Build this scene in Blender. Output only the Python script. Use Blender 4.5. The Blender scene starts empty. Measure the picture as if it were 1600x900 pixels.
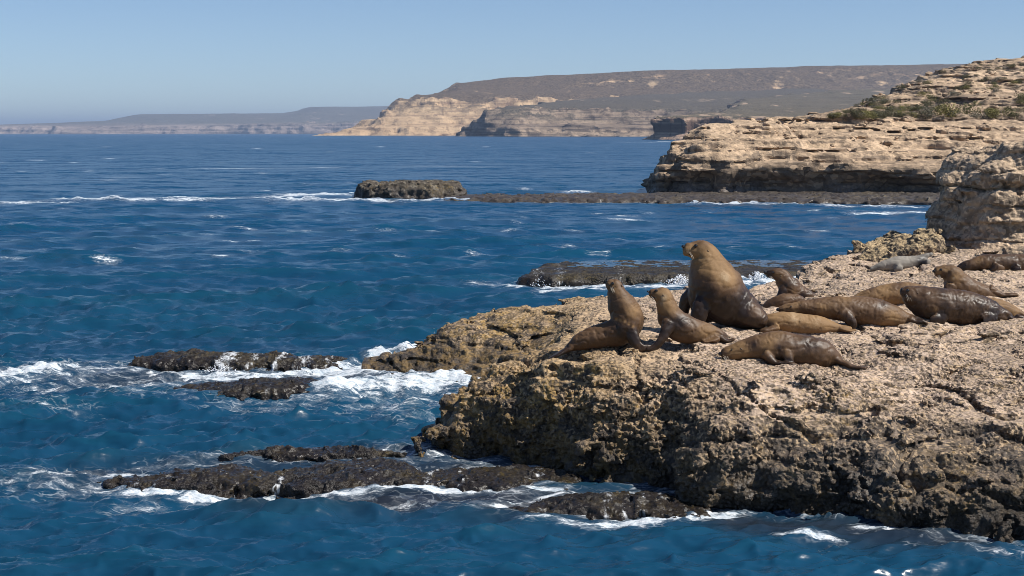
import bpy, math, random
import numpy as np
from mathutils import Vector
from mathutils.bvhtree import BVHTree

# ------------------------------------------------------------------ camera, sky, sun, exposure
SC = bpy.context.scene
COL = SC.collection
FPX = 2400.0                       # focal length in pixels of the 1600 x 900 photograph
CAM_H = 5.2
PITCH = math.atan(242.0 / FPX)     # horizon at pixel row 208
cam_d = bpy.data.cameras.new("camera")
cam = bpy.data.objects.new("camera", cam_d)
COL.objects.link(cam)
cam.location = (0, 0, CAM_H)
cam.rotation_euler = (math.pi / 2 - PITCH, 0, 0)
cam_d.sensor_width = 36.0
cam_d.lens = 36.0 * FPX / 1600.0
cam_d.clip_start = 0.5
cam_d.clip_end = 200000.0
cam_d.dof.use_dof = False
cam_d.dof.focus_distance = 25.0
cam_d.dof.aperture_fstop = 7.0
SC.camera = cam

SUN_DIR = Vector((0.62, -0.20, 0.76)).normalized()     # towards the sun
SUN_EL = math.asin(SUN_DIR.z)
SUN_AZ = math.atan2(SUN_DIR.x, SUN_DIR.y)
world = bpy.data.worlds.new("World")
SC.world = world
world.use_nodes = True
wn = world.node_tree
for n in list(wn.nodes):
    wn.nodes.remove(n)
wo = wn.nodes.new("ShaderNodeOutputWorld")
wb = wn.nodes.new("ShaderNodeBackground")
sky = wn.nodes.new("ShaderNodeTexSky")
sky.sky_type = 'NISHITA'
sky.sun_disc = False
sky.sun_elevation = SUN_EL
sky.sun_rotation = SUN_AZ
sky.altitude = 0
sky.air_density = 0.7
sky.dust_density = 0.0
sky.ozone_density = 1.5
wb.inputs["Strength"].default_value = 0.09
tint = wn.nodes.new("ShaderNodeMix")
tint.data_type = 'RGBA'
tint.blend_type = 'MULTIPLY'
tint.inputs[0].default_value = 1.0
tint.inputs[7].default_value = (0.75, 0.82, 0.92, 1)
wn.links.new(sky.outputs[0], tint.inputs[6])
wn.links.new(tint.outputs[2], wb.inputs["Color"])
wn.links.new(wb.outputs[0], wo.inputs["Surface"])

sun_d = bpy.data.lights.new("sun", 'SUN')
sun_d.energy = 5.0
sun_d.angle = math.radians(0.5)
sun_d.color = (1.0, 0.95, 0.87)
sun = bpy.data.objects.new("sun", sun_d)
COL.objects.link(sun)
sun.rotation_euler = SUN_DIR.to_track_quat('Z', 'Y').to_euler()

SC.render.engine = 'CYCLES'
SC.view_settings.view_transform = 'Standard'
SC.view_settings.look = 'None'
SC.view_settings.exposure = 0.36
SC.view_settings.gamma = 1.0
SC.cycles.use_denoising = True
SC.cycles.filter_width = 0.9
SC.cycles.max_bounces = 6
SC.cycles.diffuse_bounces = 3
SC.cycles.glossy_bounces = 2
SC.cycles.transparent_max_bounces = 6
SC.cycles.caustics_reflective = False
SC.cycles.caustics_refractive = False
SC.cycles.sample_clamp_indirect = 4.0
SC.cycles.sample_clamp_direct = 1.6

# ------------------------------------------------------------------ pixel <-> place
FWD = np.array([0, math.cos(PITCH), -math.sin(PITCH)])
UPV = np.array([0, math.sin(PITCH), math.cos(PITCH)])
EYE = np.array([0, 0, CAM_H])


def ray(px, py):
    return FWD + (px - 800) / FPX * np.array([1.0, 0, 0]) - (py - 450) / FPX * UPV


def G(px, py, z=0.0):                 # where the line of sight meets height z
    d = ray(px, py)
    return EYE + d * ((z - CAM_H) / d[2])


def P(px, py, depth):                 # where the line of sight reaches a distance y
    d = ray(px, py)
    return EYE + d * (depth / d[1])


def g2(px, py, z=0.0):
    p = G(px, py, z)
    return (float(p[0]), float(p[1]))


# ------------------------------------------------------------------ noise
_rng = np.random.RandomState(7)
_perm = _rng.permutation(256).astype(np.int32)
_perm = np.concatenate([_perm, _perm, _perm])
_grad = _rng.normal(size=(256, 3)).astype(np.float32)
_grad /= np.linalg.norm(_grad, axis=1)[:, None]
_jit = _rng.rand(256, 3).astype(np.float32)


def _hash(i, j, k):
    return _perm[_perm[_perm[i & 255] + (j & 255)] + (k & 255)]


def perlin(p, seed=0):
    p = p.astype(np.float32) + np.float32(seed * 17.31)
    f = np.floor(p)
    i = f.astype(np.int32)
    w = p - f
    u = w * w * w * (w * (w * 6 - 15) + 10)
    out = 0
    for a in (0, 1):
        ua = u[:, 0] if a else 1 - u[:, 0]
        for b in (0, 1):
            ub = ua * (u[:, 1] if b else 1 - u[:, 1])
            for c in (0, 1):
                g = _grad[_hash(i[:, 0] + a, i[:, 1] + b, i[:, 2] + c)]
                dot = g[:, 0] * (w[:, 0] - a) + g[:, 1] * (w[:, 1] - b) + g[:, 2] * (w[:, 2] - c)
                out = out + ub * (u[:, 2] if c else 1 - u[:, 2]) * dot
    return out * 1.5


def fbm(p, octs=3, seed=0, gain=0.5):
    a, s, o = 1.0, 1.0, 0
    for k in range(octs):
        o = o + a * perlin(p * s, seed + k)
        a *= gain
        s *= 2.03
    return o


def worley(p, seed=0):
    p = p.astype(np.float32) + np.float32(seed * 9.7 - 0.5)
    f = np.floor(p)
    i = f.astype(np.int32)
    w = p - f
    best = np.full(len(p), 9.0, np.float32)
    for a in (0, 1):
        for b in (0, 1):
            for c in (0, 1):
                q = _jit[_hash(i[:, 0] + a, i[:, 1] + b, i[:, 2] + c)] * 0.8 - 0.4
                d = (q[:, 0] + a - w[:, 0]) ** 2 + (q[:, 1] + b - w[:, 1]) ** 2 + (q[:, 2] + c - w[:, 2]) ** 2
                best = np.minimum(best, d)
    return np.sqrt(best)


def sstep(a, b, x):
    t = np.clip((x - a) / (b - a), 0, 1)
    return t * t * (3 - 2 * t)


# ------------------------------------------------------------------ meshes
def mesh_np(name, verts, quads, attrs=None, smooth=True):
    me = bpy.data.meshes.new(name)
    n, m = len(verts), len(quads)
    k = quads.shape[1]
    me.vertices.add(n)
    me.vertices.foreach_set("co", np.ascontiguousarray(verts, np.float32).ravel())
    me.loops.add(m * k)
    me.loops.foreach_set("vertex_index", np.ascontiguousarray(quads, np.int32).ravel())
    me.polygons.add(m)
    me.polygons.foreach_set("loop_start", np.arange(0, m * k, k, dtype=np.int32))
    me.polygons.foreach_set("use_smooth", np.full(m, smooth))
    me.update(calc_edges=True)
    for key, val in (attrs or {}).items():
        a = me.attributes.new(key, 'FLOAT', 'POINT')
        a.data.foreach_set("value", np.ascontiguousarray(val, np.float32))
    return me


def add(name, me, mat=None, parent=None, label=None, cat=None, group=None, kind=None):
    o = bpy.data.objects.new(name, me)
    COL.objects.link(o)
    if mat is not None and not len(me.materials):
        me.materials.append(mat)
    if parent is not None:
        o.parent = parent
    for k, v in (("label", label), ("category", cat), ("group", group), ("kind", kind)):
        if v:
            o[k] = v
    return o


def vnormals(v, q):
    n = np.zeros_like(v)
    fn = np.cross(v[q[:, 2]] - v[q[:, 0]], v[q[:, 3]] - v[q[:, 1]])
    for k in range(4):
        for c in range(3):
            n[:, c] += np.bincount(q[:, k], weights=fn[:, c], minlength=len(v))
    return n / (np.linalg.norm(n, axis=1)[:, None] + 1e-12)


def subdivide(v, q):
    n, m = len(v), len(q)
    e = np.concatenate([q[:, [0, 1]], q[:, [1, 2]], q[:, [2, 3]], q[:, [3, 0]]])
    e.sort(axis=1)
    key = e[:, 0].astype(np.int64) * n + e[:, 1]
    uq, inv = np.unique(key, return_inverse=True)
    mid = (v[uq // n] + v[uq % n]) / 2
    cen = v[q].mean(axis=1)
    ei = inv.reshape(4, m).T + n
    ci = np.arange(m) + n + len(uq)
    out = np.concatenate([np.stack([q[:, k], ei[:, k], ci, ei[:, (k + 3) % 4]], 1) for k in range(4)])
    return np.concatenate([v, mid, cen]), out


def surface_nets(f, xs, ys, zs):
    s = f < 0
    nx, ny, nz = f.shape
    c = np.zeros((nx - 1, ny - 1, nz - 1), np.int8)
    for a in (0, 1):
        for b in (0, 1):
            for d in (0, 1):
                c += s[a:nx - 1 + a, b:ny - 1 + b, d:nz - 1 + d]
    act = (c > 0) & (c < 8)
    I, J, K = np.nonzero(act)
    idx = np.full(act.shape, -1, np.int32)
    idx[I, J, K] = np.arange(len(I))
    acc = np.zeros((len(I), 3), np.float64)
    cnt = np.zeros(len(I))
    for ax in range(3):
        o1, o2 = [x for x in range(3) if x != ax]
        for a in (0, 1):
            for b in (0, 1):
                p0 = [0, 0, 0]
                p0[o1], p0[o2] = a, b
                p1 = list(p0)
                p1[ax] = 1
                f0 = f[I + p0[0], J + p0[1], K + p0[2]]
                f1 = f[I + p1[0], J + p1[1], K + p1[2]]
                m = (f0 < 0) != (f1 < 0)
                t = f0[m] / (f0[m] - f1[m])
                acc[m, ax] += t
                acc[m, o1] += a
                acc[m, o2] += b
                cnt[m] += 1
    acc /= cnt[:, None]
    v = np.stack([np.interp(I + acc[:, 0], np.arange(nx), xs),
                  np.interp(J + acc[:, 1], np.arange(ny), ys),
                  np.interp(K + acc[:, 2], np.arange(nz), zs)], 1)
    quads = []
    for ax in range(3):
        o1, o2 = [(1, 2), (2, 0), (0, 1)][ax]
        A = [slice(None)] * 3
        B = [slice(None)] * 3
        A[ax] = slice(0, f.shape[ax] - 1)
        B[ax] = slice(1, None)
        ch = s[tuple(A)] != s[tuple(B)]
        e = np.array(np.nonzero(ch)).T
        e = e[(e[:, o1] > 0) & (e[:, o2] > 0) & (e[:, o1] < f.shape[o1] - 1) & (e[:, o2] < f.shape[o2] - 1)]
        pos = s[e[:, 0], e[:, 1], e[:, 2]]
        d1 = np.eye(3, dtype=int)[o1]
        d2 = np.eye(3, dtype=int)[o2]
        cs = [e - d1 - d2, e - d2, e, e - d1]
        q = np.stack([idx[x[:, 0], x[:, 1], x[:, 2]] for x in cs], 1)
        q[~pos] = q[~pos][:, ::-1]
        quads.append(q)
    return v, np.concatenate(quads)


def poly_dist(x, y, poly):            # signed distance in plan, positive inside
    pts = np.array(poly, float)
    d2 = np.full(x.shape, 1e18)
    inside = np.zeros(x.shape, bool)
    for (x0, y0), (x1, y1) in zip(pts, np.roll(pts, -1, axis=0)):
        dx, dy = x1 - x0, y1 - y0
        t = np.clip(((x - x0) * dx + (y - y0) * dy) / (dx * dx + dy * dy + 1e-12), 0, 1)
        d2 = np.minimum(d2, (x - x0 - t * dx) ** 2 + (y - y0 - t * dy) ** 2)
        if dy != 0:
            inside ^= ((y0 > y) != (y1 > y)) & (x < dx * (y - y0) / dy + x0)
    return np.where(inside, 1, -1) * np.sqrt(d2)


def idw(x, y, pts, power=3.0, ysc=1.0):
    num = 0
    den = 0
    for a, b, v in pts:
        w = 1.0 / (((x - a) ** 2 + ((y - b) * ysc) ** 2) ** (power / 2) + 1e-6)
        num = num + w * v
        den = den + w
    return num / den


ROCK_POLYS = []


def carve(poly, ztop, inset, xr, yr, zr, hx, hy, hz, grow=0.0, profile=((0, 0), (1, 1)), soft=0.2, side=(), top=(),
          terrace=None, wobble=None, ysc=1.0, pexp=3.0, subdiv=0, fine=None, topband=0.25, keep=None, near=None, steep=False, finetop=1.0, patchy=None):
    """A rock solid: plan outline, height of its top, how far the wall leans in, noise on wall and top -> quads."""
    xs = np.arange(xr[0], xr[1], hx)
    ys = [yr[0]]
    while ys[-1] < yr[1]:
        ys.append(ys[-1] + max(hy, grow * (ys[-1] - yr[0]) + hy))
    ys = np.array(ys)
    zs = np.arange(zr[0], zr[1], hz)
    X, Y = np.meshgrid(xs, ys, indexing='ij')
    px, py = X, Y
    if wobble:
        amp, sc = wobble
        q = np.stack([X.ravel() / sc, Y.ravel() / sc, np.zeros(X.size)], 1)
        px = X + (amp * fbm(q, 3, 3)).reshape(X.shape)
        py = Y + (amp * fbm(q, 3, 8)).reshape(X.shape)
    d = poly_dist(px, py, poly)
    zt = ztop(px, py) if callable(ztop) else idw(px, py, ztop, pexp, ysc) if not isinstance(ztop, (int, float)) else np.full(X.shape, float(ztop))
    w = idw(px, py, inset, pexp, ysc) if not isinstance(inset, (int, float)) else np.full(X.shape, float(inset))
    if terrace:
        step, k, sc = terrace[:3]
        if len(terrace) > 3:
            k = k * (1 - sstep(terrace[3] * 0.85, terrace[3] * 1.1, zt))
        q = np.stack([X.ravel() / sc, Y.ravel() / sc, np.zeros(X.size)], 1)
        t = zt / step + 0.8 * fbm(q, 3, 21).reshape(X.shape)
        fl = np.floor(t)
        fr = t - fl
        tt = fl + sstep(0.25, 0.75, fr)
        zt = zt + (tt - t) * step * k
    Z = zs[None, None, :]
    tz = np.clip(Z / np.maximum(zt[:, :, None], 0.05), -1, 1.3)
    pr = np.array(profile, float)
    ins = np.interp(tz, pr[:, 0], pr[:, 1]) * w[:, :, None]
    slope = (zt / np.sqrt(zt ** 2 + w ** 2 + 1e-6))[:, :, None]
    fa = ((ins - d[:, :, None]) * slope).astype(np.float32)
    fb = (Z - zt[:, :, None]).astype(np.float32)
    hmix = np.clip(0.5 + 0.5 * (fa - fb) / soft, 0, 1)
    f = fb + (fa - fb) * hmix + soft * hmix * (1 - hmix)
    a_side = sum(abs(s_[0]) for s_ in side)
    a_top = sum(abs(x) for x in top)
    tfull = 1 - sstep(-topband, topband, fa - fb)
    if steep:                                # slopes are broken up like walls, flats stay calm
        gx, gy = np.gradient(zt, xs, ys)
        tfull = tfull * (1 - 0.85 * sstep(0.12, 0.5, np.hypot(gx, gy)))[:, :, None]
    ii = np.nonzero(np.abs(f) < 0.62 * (a_side + (a_top - a_side) * tfull) + hz * 2)
    pos = np.stack([xs[ii[0]], ys[ii[1]], zs[ii[2]]], 1)
    topness = tfull[ii]
    nz = 0
    for k, (a, sc, kind) in enumerate(side):
        s3 = np.array(sc if isinstance(sc, tuple) else (sc, sc, sc))
        ta = top[k] if k < len(top) else 0.0
        aa = a * (1 - topness) + ta * topness
        if kind == 'p':
            nn = perlin(pos / s3, 31 + k)
        elif kind == 'r':
            nn = 0.55 - 1.6 * np.abs(perlin(pos / s3, 31 + k))
        elif kind == 's':                  # beds: each layer juts out or stands back by its own amount
            zz = pos[:, 2] + 0.35 * s3[2] * perlin(pos / (s3[0] * 0.7), 91) + 0.37 * k
            ly = np.floor(zz / s3[2])
            fr = zz / s3[2] - ly
            nn = perlin(np.stack([pos[:, 0] / s3[0], pos[:, 1] / s3[1], ly * 3.37], 1), 33 + k) + 0.5 * perlin(np.stack([pos[:, 0] / s3[0] * 3, pos[:, 1] / s3[1] * 3, ly * 5.1], 1), 35)
            nn = nn - 0.5 * (np.abs(fr - 0.5) > 0.42)
        elif kind == 'c':                  # narrow cracks
            nn = -np.clip(1 - np.abs(perlin(pos / s3, 31 + k)) / 0.07, 0, 1)
        elif kind == 'w':
            nn = 1.0 - 2.0 * np.clip(worley(pos / s3, 31 + k), 0, 1)
        nz = nz + aa * nn
    f[ii] -= nz.astype(np.float32)
    # close the solid at the sides of the grid
    v, q = surface_nets(f, xs, ys, zs)
    tn = None
    if keep is not None:                    # leave out what lies far beside the picture or deep under water
        q = q[(np.abs(v[q[:, 0], 0]) < keep * v[q[:, 0], 1]) & (v[q, 2].max(axis=1) > zr[0] + hz * 1.5)]
        used = np.unique(q)
        remap = np.full(len(v), -1, np.int64)
        remap[used] = np.arange(len(used))
        v, q = v[used], remap[q]
    for k in range(subdiv):
        if near:
            m = v[q[:, 0], 1] < near
            nv, nq = subdivide(v, q[m])
            q = np.concatenate([nq, q[~m]])
            v = nv
        else:
            v, q = subdivide(v, q)
    if fine:
        n = vnormals(v, q)
        if near:
            n = n * (1 - sstep(near - 1.2, near - 0.15, v[:, 1]))[:, None]
        dsp = 0
        for a, sc, kind in fine:
            dsp = dsp + a * ((0.5 - worley(v / sc, 51)) if kind == 'w' else perlin(v / sc, 57) if kind == 'p'
                             else (0.4 - np.abs(perlin(v / sc, 61))))
        if patchy:                           # crusted areas beside worn, smoother ones
            dsp = dsp * (0.35 + 1.1 * sstep(-0.35, 0.35, fbm(v / patchy, 2, 67)))
        v = v + n * (dsp * (1 - (1 - finetop) * sstep(0.5, 0.9, n[:, 2])))[:, None]
    return v, q


# ------------------------------------------------------------------ materials
def mat_new(name):
    m = bpy.data.materials.new(name)
    m.use_nodes = True
    nt = m.node_tree
    for n in list(nt.nodes):
        nt.nodes.remove(n)
    out = nt.nodes.new("ShaderNodeOutputMaterial")
    return m, nt, out


class NT:
    def __init__(self, nt):
        self.nt = nt

    def n(self, typ, **kw):
        x = self.nt.nodes.new(typ)
        for k, v in kw.items():
            if k.startswith("i_"):
                key = k[2:]
                key = int(key) if key.isdigit() else key.replace("_", " ")
                self.put(x.inputs[key], v)
            else:
                setattr(x, k, v)
        return x

    def put(self, sock, v):
        if hasattr(v, "links") or isinstance(v, bpy.types.NodeSocket):
            self.nt.links.new(v, sock)
        else:
            sock.default_value = v

    def math(self, op, a, b=0.0, c=0.0, clamp=False):
        x = self.n("ShaderNodeMath", operation=op, use_clamp=clamp)
        for s, v in zip(x.inputs, (a, b, c)):
            self.put(s, v)
        return x.outputs[0]

    def mix(self, fac, a, b, blend='MIX'):
        x = self.n("ShaderNodeMix", data_type='RGBA', blend_type=blend)
        x.clamp_factor = True
        self.put(x.inputs[0], fac)
        self.put(x.inputs[6], a if not isinstance(a, tuple) else (*a, 1))
        self.put(x.inputs[7], b if not isinstance(b, tuple) else (*b, 1))
        return x.outputs[2]

    def smooth(self, x, lo, hi, a=0.0, b=1.0):
        m = self.n("ShaderNodeMapRange", interpolation_type='SMOOTHSTEP')
        self.put(m.inputs[0], x)
        for k, v in zip((1, 2, 3, 4), (lo, hi, a, b)):
            self.put(m.inputs[k], v)
        return m.outputs[0]

    def noise(self, vec, scale, detail=4.0, rough=0.55, dist=0.0):
        x = self.n("ShaderNodeTexNoise")
        self.put(x.inputs["Vector"], vec)
        self.put(x.inputs["Scale"], scale)
        self.put(x.inputs["Detail"], detail)
        self.put(x.inputs["Roughness"], rough)
        self.put(x.inputs["Distortion"], dist)
        return x.outputs[0]

    def voro(self, vec, scale, feature='F1', out=0, rnd=1.0):
        x = self.n("ShaderNodeTexVoronoi", feature=feature)
        self.put(x.inputs["Vector"], vec)
        self.put(x.inputs["Scale"], scale)
        self.put(x.inputs["Randomness"], rnd)
        return x.outputs[out]

    def mapping(self, vec, scale=(1, 1, 1), rot=(0, 0, 0)):
        x = self.n("ShaderNodeMapping")
        self.put(x.inputs[0], vec)
        x.inputs["Scale"].default_value = scale
        x.inputs["Rotation"].default_value = rot
        return x.outputs[0]

    def attr(self, name):
        return self.n("ShaderNodeAttribute", attribute_name=name).outputs["Fac"]

    def bump(self, height, strength, dist, normal=None):
        x = self.n("ShaderNodeBump")
        self.put(x.inputs["Strength"], strength)
        self.put(x.inputs["Distance"], dist)
        self.put(x.inputs["Height"], height)
        if normal is not None:
            self.put(x.inputs["Normal"], normal)
        return x.outputs[0]


def rock_material(name, top, face, ochre, dark, pit=12.0, west=None, shell=None, speck=1.0, wet0=0.15, wet1=0.75, ochre_amt=0.5, unit=1.0, foam=False,
                  strata=0.0, film=None, wetgloss=0.5, pale=None, bump=1.0):
    """Crusted shore rock: dry pale top, grey-brown wall, ochre crusts, dark wet weed near the water."""
    m, nt, out = mat_new(name)
    t = NT(nt)
    geo = t.n("ShaderNodeNewGeometry")
    pos = geo.outputs["Position"]
    sp = t.n("ShaderNodeSeparateXYZ")
    t.put(sp.inputs[0], pos)
    sn = t.n("ShaderNodeSeparateXYZ")
    t.put(sn.inputs[0], geo.outputs["True Normal"])
    u = 1.0 / unit
    big = t.noise(pos, 0.9 * u, 5, 0.6)
    mid = t.noise(pos, 4.0 * u, 6, 0.65)
    fin = t.noise(pos, 22.0 * u, 6, 0.7)
    crust = t.voro(pos, pit * u, 'F1', 0)
    cell = t.voro(pos, pit * 1.9 * u, 'F1', 1)
    cellv = t.n("ShaderNodeSeparateColor")
    t.put(cellv.inputs[0], cell)
    # wall colour with patches
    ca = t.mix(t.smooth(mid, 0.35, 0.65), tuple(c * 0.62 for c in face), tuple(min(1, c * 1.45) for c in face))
    om = t.math('MULTIPLY', t.smooth(t.math('ADD', t.math('MULTIPLY', big, 0.6), t.math('MULTIPLY', mid, 0.4)), 0.47, 0.6),
                t.smooth(crust, 0.1, 0.55, 1.0, 0.25))
    if west is not None:                     # yellow crust thickens towards the seaward tip
        wm = t.smooth(t.math('ADD', sp.outputs[0], t.math('MULTIPLY', t.math('SUBTRACT', big, 0.5), 4.0)), west[0], west[1], 1.0, 0.0)
        om = t.math('MAXIMUM', om, t.math('MULTIPLY', wm, t.smooth(mid, 0.42, 0.58)))
    ca = t.mix(t.math('MULTIPLY', om, ochre_amt), ca, ochre)
    grey = t.smooth(t.noise(pos, 1.5 * u, 3, 0.5), 0.56, 0.66)
    ca = t.mix(t.math('MULTIPLY', grey, 0.5), ca, tuple(min(1, 0.5 * (c + d_) * 1.15) for c, d_ in zip(face, top)))
    # dry top
    tp = t.mix(t.smooth(fin, 0.36, 0.64), tuple(c * 0.55 for c in top), tuple(min(1, c * 1.25) for c in top))
    tp = t.mix(t.math('MULTIPLY', t.smooth(mid, 0.5, 0.72), 0.55), tp, pale or tuple(min(1, c * 1.3) for c in top))
    tp = t.mix(t.math('MULTIPLY', t.smooth(big, 0.52, 0.68), 0.5), tp, tuple(c * 0.6 for c in face))
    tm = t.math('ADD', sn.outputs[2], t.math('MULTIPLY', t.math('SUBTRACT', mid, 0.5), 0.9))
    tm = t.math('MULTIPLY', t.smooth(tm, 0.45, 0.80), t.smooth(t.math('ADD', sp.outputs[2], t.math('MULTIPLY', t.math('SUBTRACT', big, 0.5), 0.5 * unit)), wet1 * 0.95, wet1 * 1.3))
    if west is not None:
        tp = t.mix(t.math('MULTIPLY', wm, 0.7), tp, t.mix(t.smooth(fin, 0.4, 0.6), tuple(c * 0.5 for c in ochre), ochre))
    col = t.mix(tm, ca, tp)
    if strata:
        sv = t.mapping(pos, (0.03 * u, 0.03 * u, 1.0 * u))
        st = t.noise(sv, strata, 4, 0.6, 0.4)
        col = t.mix(t.math('MULTIPLY', t.smooth(st, 0.45, 0.62), 0.55), col, tuple(c * 0.55 for c in face))
        col = t.mix(t.math('MULTIPLY', t.smooth(st, 0.50, 0.36), 0.5), col, pale or top)
    # speckle of shells and pits
    col = t.mix(t.math('MULTIPLY', t.smooth(cellv.outputs[0], 0.62, 0.80), 0.7 * speck), col, shell or tuple(min(1, c * 1.5 + 0.03) for c in top))
    col = t.mix(t.math('MULTIPLY', t.smooth(cellv.outputs[1], 0.60, 0.84), 0.72 * speck), col, tuple(c * 0.3 for c in face))
    # dark wet weed zone
    wz = t.math('ADD', sp.outputs[2], t.math('MULTIPLY', t.math('SUBTRACT', big, 0.5), 1.6 * (wet1 - wet0)))
    wet = t.smooth(wz, wet0, wet1, 1.0, 0.0)
    dk = t.mix(t.smooth(fin, 0.4, 0.62), dark, tuple(min(1, c * 2.6 + 0.006) for c in dark))
    dk = t.mix(t.math('MULTIPLY', t.smooth(cellv.outputs[2], 0.7, 0.86), 0.6), dk, tuple(c * 0.8 for c in face))
    dk = t.mix(t.math('MULTIPLY', om, ochre_amt * 0.7), dk, tuple(c * 0.55 for c in ochre))
    col = t.mix(t.math('MULTIPLY', wet, 0.94), col, dk)
    rough = t.math('SUBTRACT', 0.9, t.math('MULTIPLY', wet, wetgloss))
    hgt = t.math('ADD', t.math('MULTIPLY', fin, 0.6), t.math('MULTIPLY', t.math('SUBTRACT', 1.0, crust), 0.55))
    hgt = t.math('ADD', hgt, t.math('MULTIPLY', mid, 0.5))
    nrm = t.bump(hgt, t.smooth(t.noise(pos, 0.8 * u, 3, 0.5), 0.42, 0.6, 0.35, 1.0), 0.05 * unit * max(0.8, bump))
    if film is not None:                              # thin running water on the flat parts
        fm = t.math('MULTIPLY', t.smooth(sn.outputs[2], 0.55, 0.9), t.smooth(mid, 0.4, 0.55))
        fm = t.math('MULTIPLY', fm, film)
        rough = t.math('SUBTRACT', rough, t.math('MULTIPLY', fm, 0.3))
    b = t.n("ShaderNodeBsdfPrincipled")
    t.put(b.inputs["Base Color"], col)
    t.put(b.inputs["Roughness"], rough)
    b.inputs["Specular IOR Level"].default_value = 0.35
    t.put(b.inputs["Normal"], nrm)
    last = b.outputs[0]
    if foam:
        fo = t.attr("foam")
        ln = t.math('ADD', t.math('MULTIPLY', t.noise(t.mapping(pos, (1.0, 0.6, 0.22)), 16.0 * u, 5, 0.65, 0.6), 0.6),
                    t.math('MULTIPLY', t.noise(t.mapping(pos, (1.0, 1.0, 0.7)), 5.0 * u, 4, 0.6), 0.4))
        mask = t.smooth(t.math('ADD', ln, t.math('MULTIPLY', fo, 0.32)), 0.70, 0.90)
        mask = t.math('MULTIPLY', mask, t.math('MULTIPLY', t.smooth(fo, 0.03, 0.2), 0.8))
        d = t.n("ShaderNodeBsdfPrincipled")
        d.inputs["Base Color"].default_value = (0.78, 0.81, 0.84, 1)
        d.inputs["Roughness"].default_value = 0.55
        mx = t.n("ShaderNodeMixShader")
        t.put(mx.inputs[0], mask)
        nt.links.new(last, mx.inputs[1])
        nt.links.new(d.outputs[0], mx.inputs[2])
        last = mx.outputs[0]
    nt.links.new(last, out.inputs["Surface"])
    return m


M_PLAT = rock_material("crusted_shore_rock", (0.53, 0.395, 0.29), (0.115, 0.09, 0.07), (0.38, 0.235, 0.07), (0.020, 0.016, 0.012),
                       pit=12, wet0=0.2, wet1=1.05, ochre_amt=0.75, west=(0.4, 3.6), shell=(0.50, 0.36, 0.22), bump=1.7, pale=(0.66, 0.53, 0.43))
M_LOW = rock_material("yellow_brown_low_rock", (0.34, 0.25, 0.14), (0.13, 0.10, 0.075), (0.33, 0.21, 0.07), (0.03, 0.025, 0.02), pit=10, wet0=0.2, wet1=1.2, ochre_amt=0.8)
M_LEDGE = rock_material("weedy_reef_rock", (0.06, 0.05, 0.026), (0.024, 0.019, 0.014), (0.15, 0.105, 0.022), (0.010, 0.008, 0.007),
                        pit=13, wet0=0.02, wet1=0.5, ochre_amt=0.6, foam=True, film=0.8, wetgloss=0.66, shell=(0.075, 0.062, 0.04))
M_FARREEF = rock_material("dark_reef_rock", (0.10, 0.085, 0.06), (0.06, 0.048, 0.036), (0.20, 0.14, 0.05), (0.03, 0.024, 0.02),
                          pit=6, wet0=0.0, wet1=1.3, ochre_amt=0.5, unit=2.0, foam=True)
M_CLIFF = rock_material("sandstone_cliff", (0.47, 0.335, 0.215), (0.20, 0.15, 0.108), (0.42, 0.26, 0.13), (0.06, 0.05, 0.044),
                        pit=5, wet0=0.2, wet1=1.3, ochre_amt=0.5, unit=4.0, speck=0.5, strata=1.6, pale=(0.56, 0.415, 0.28))
M_OUTCROP = rock_material("grey_buff_outcrop", (0.47, 0.345, 0.23), (0.235, 0.18, 0.13), (0.40, 0.27, 0.13), (0.05, 0.042, 0.036),
                          pit=8, wet0=0.0, wet1=1.0, ochre_amt=0.45, unit=1.6, speck=0.5, pale=(0.50, 0.39, 0.28))


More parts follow.
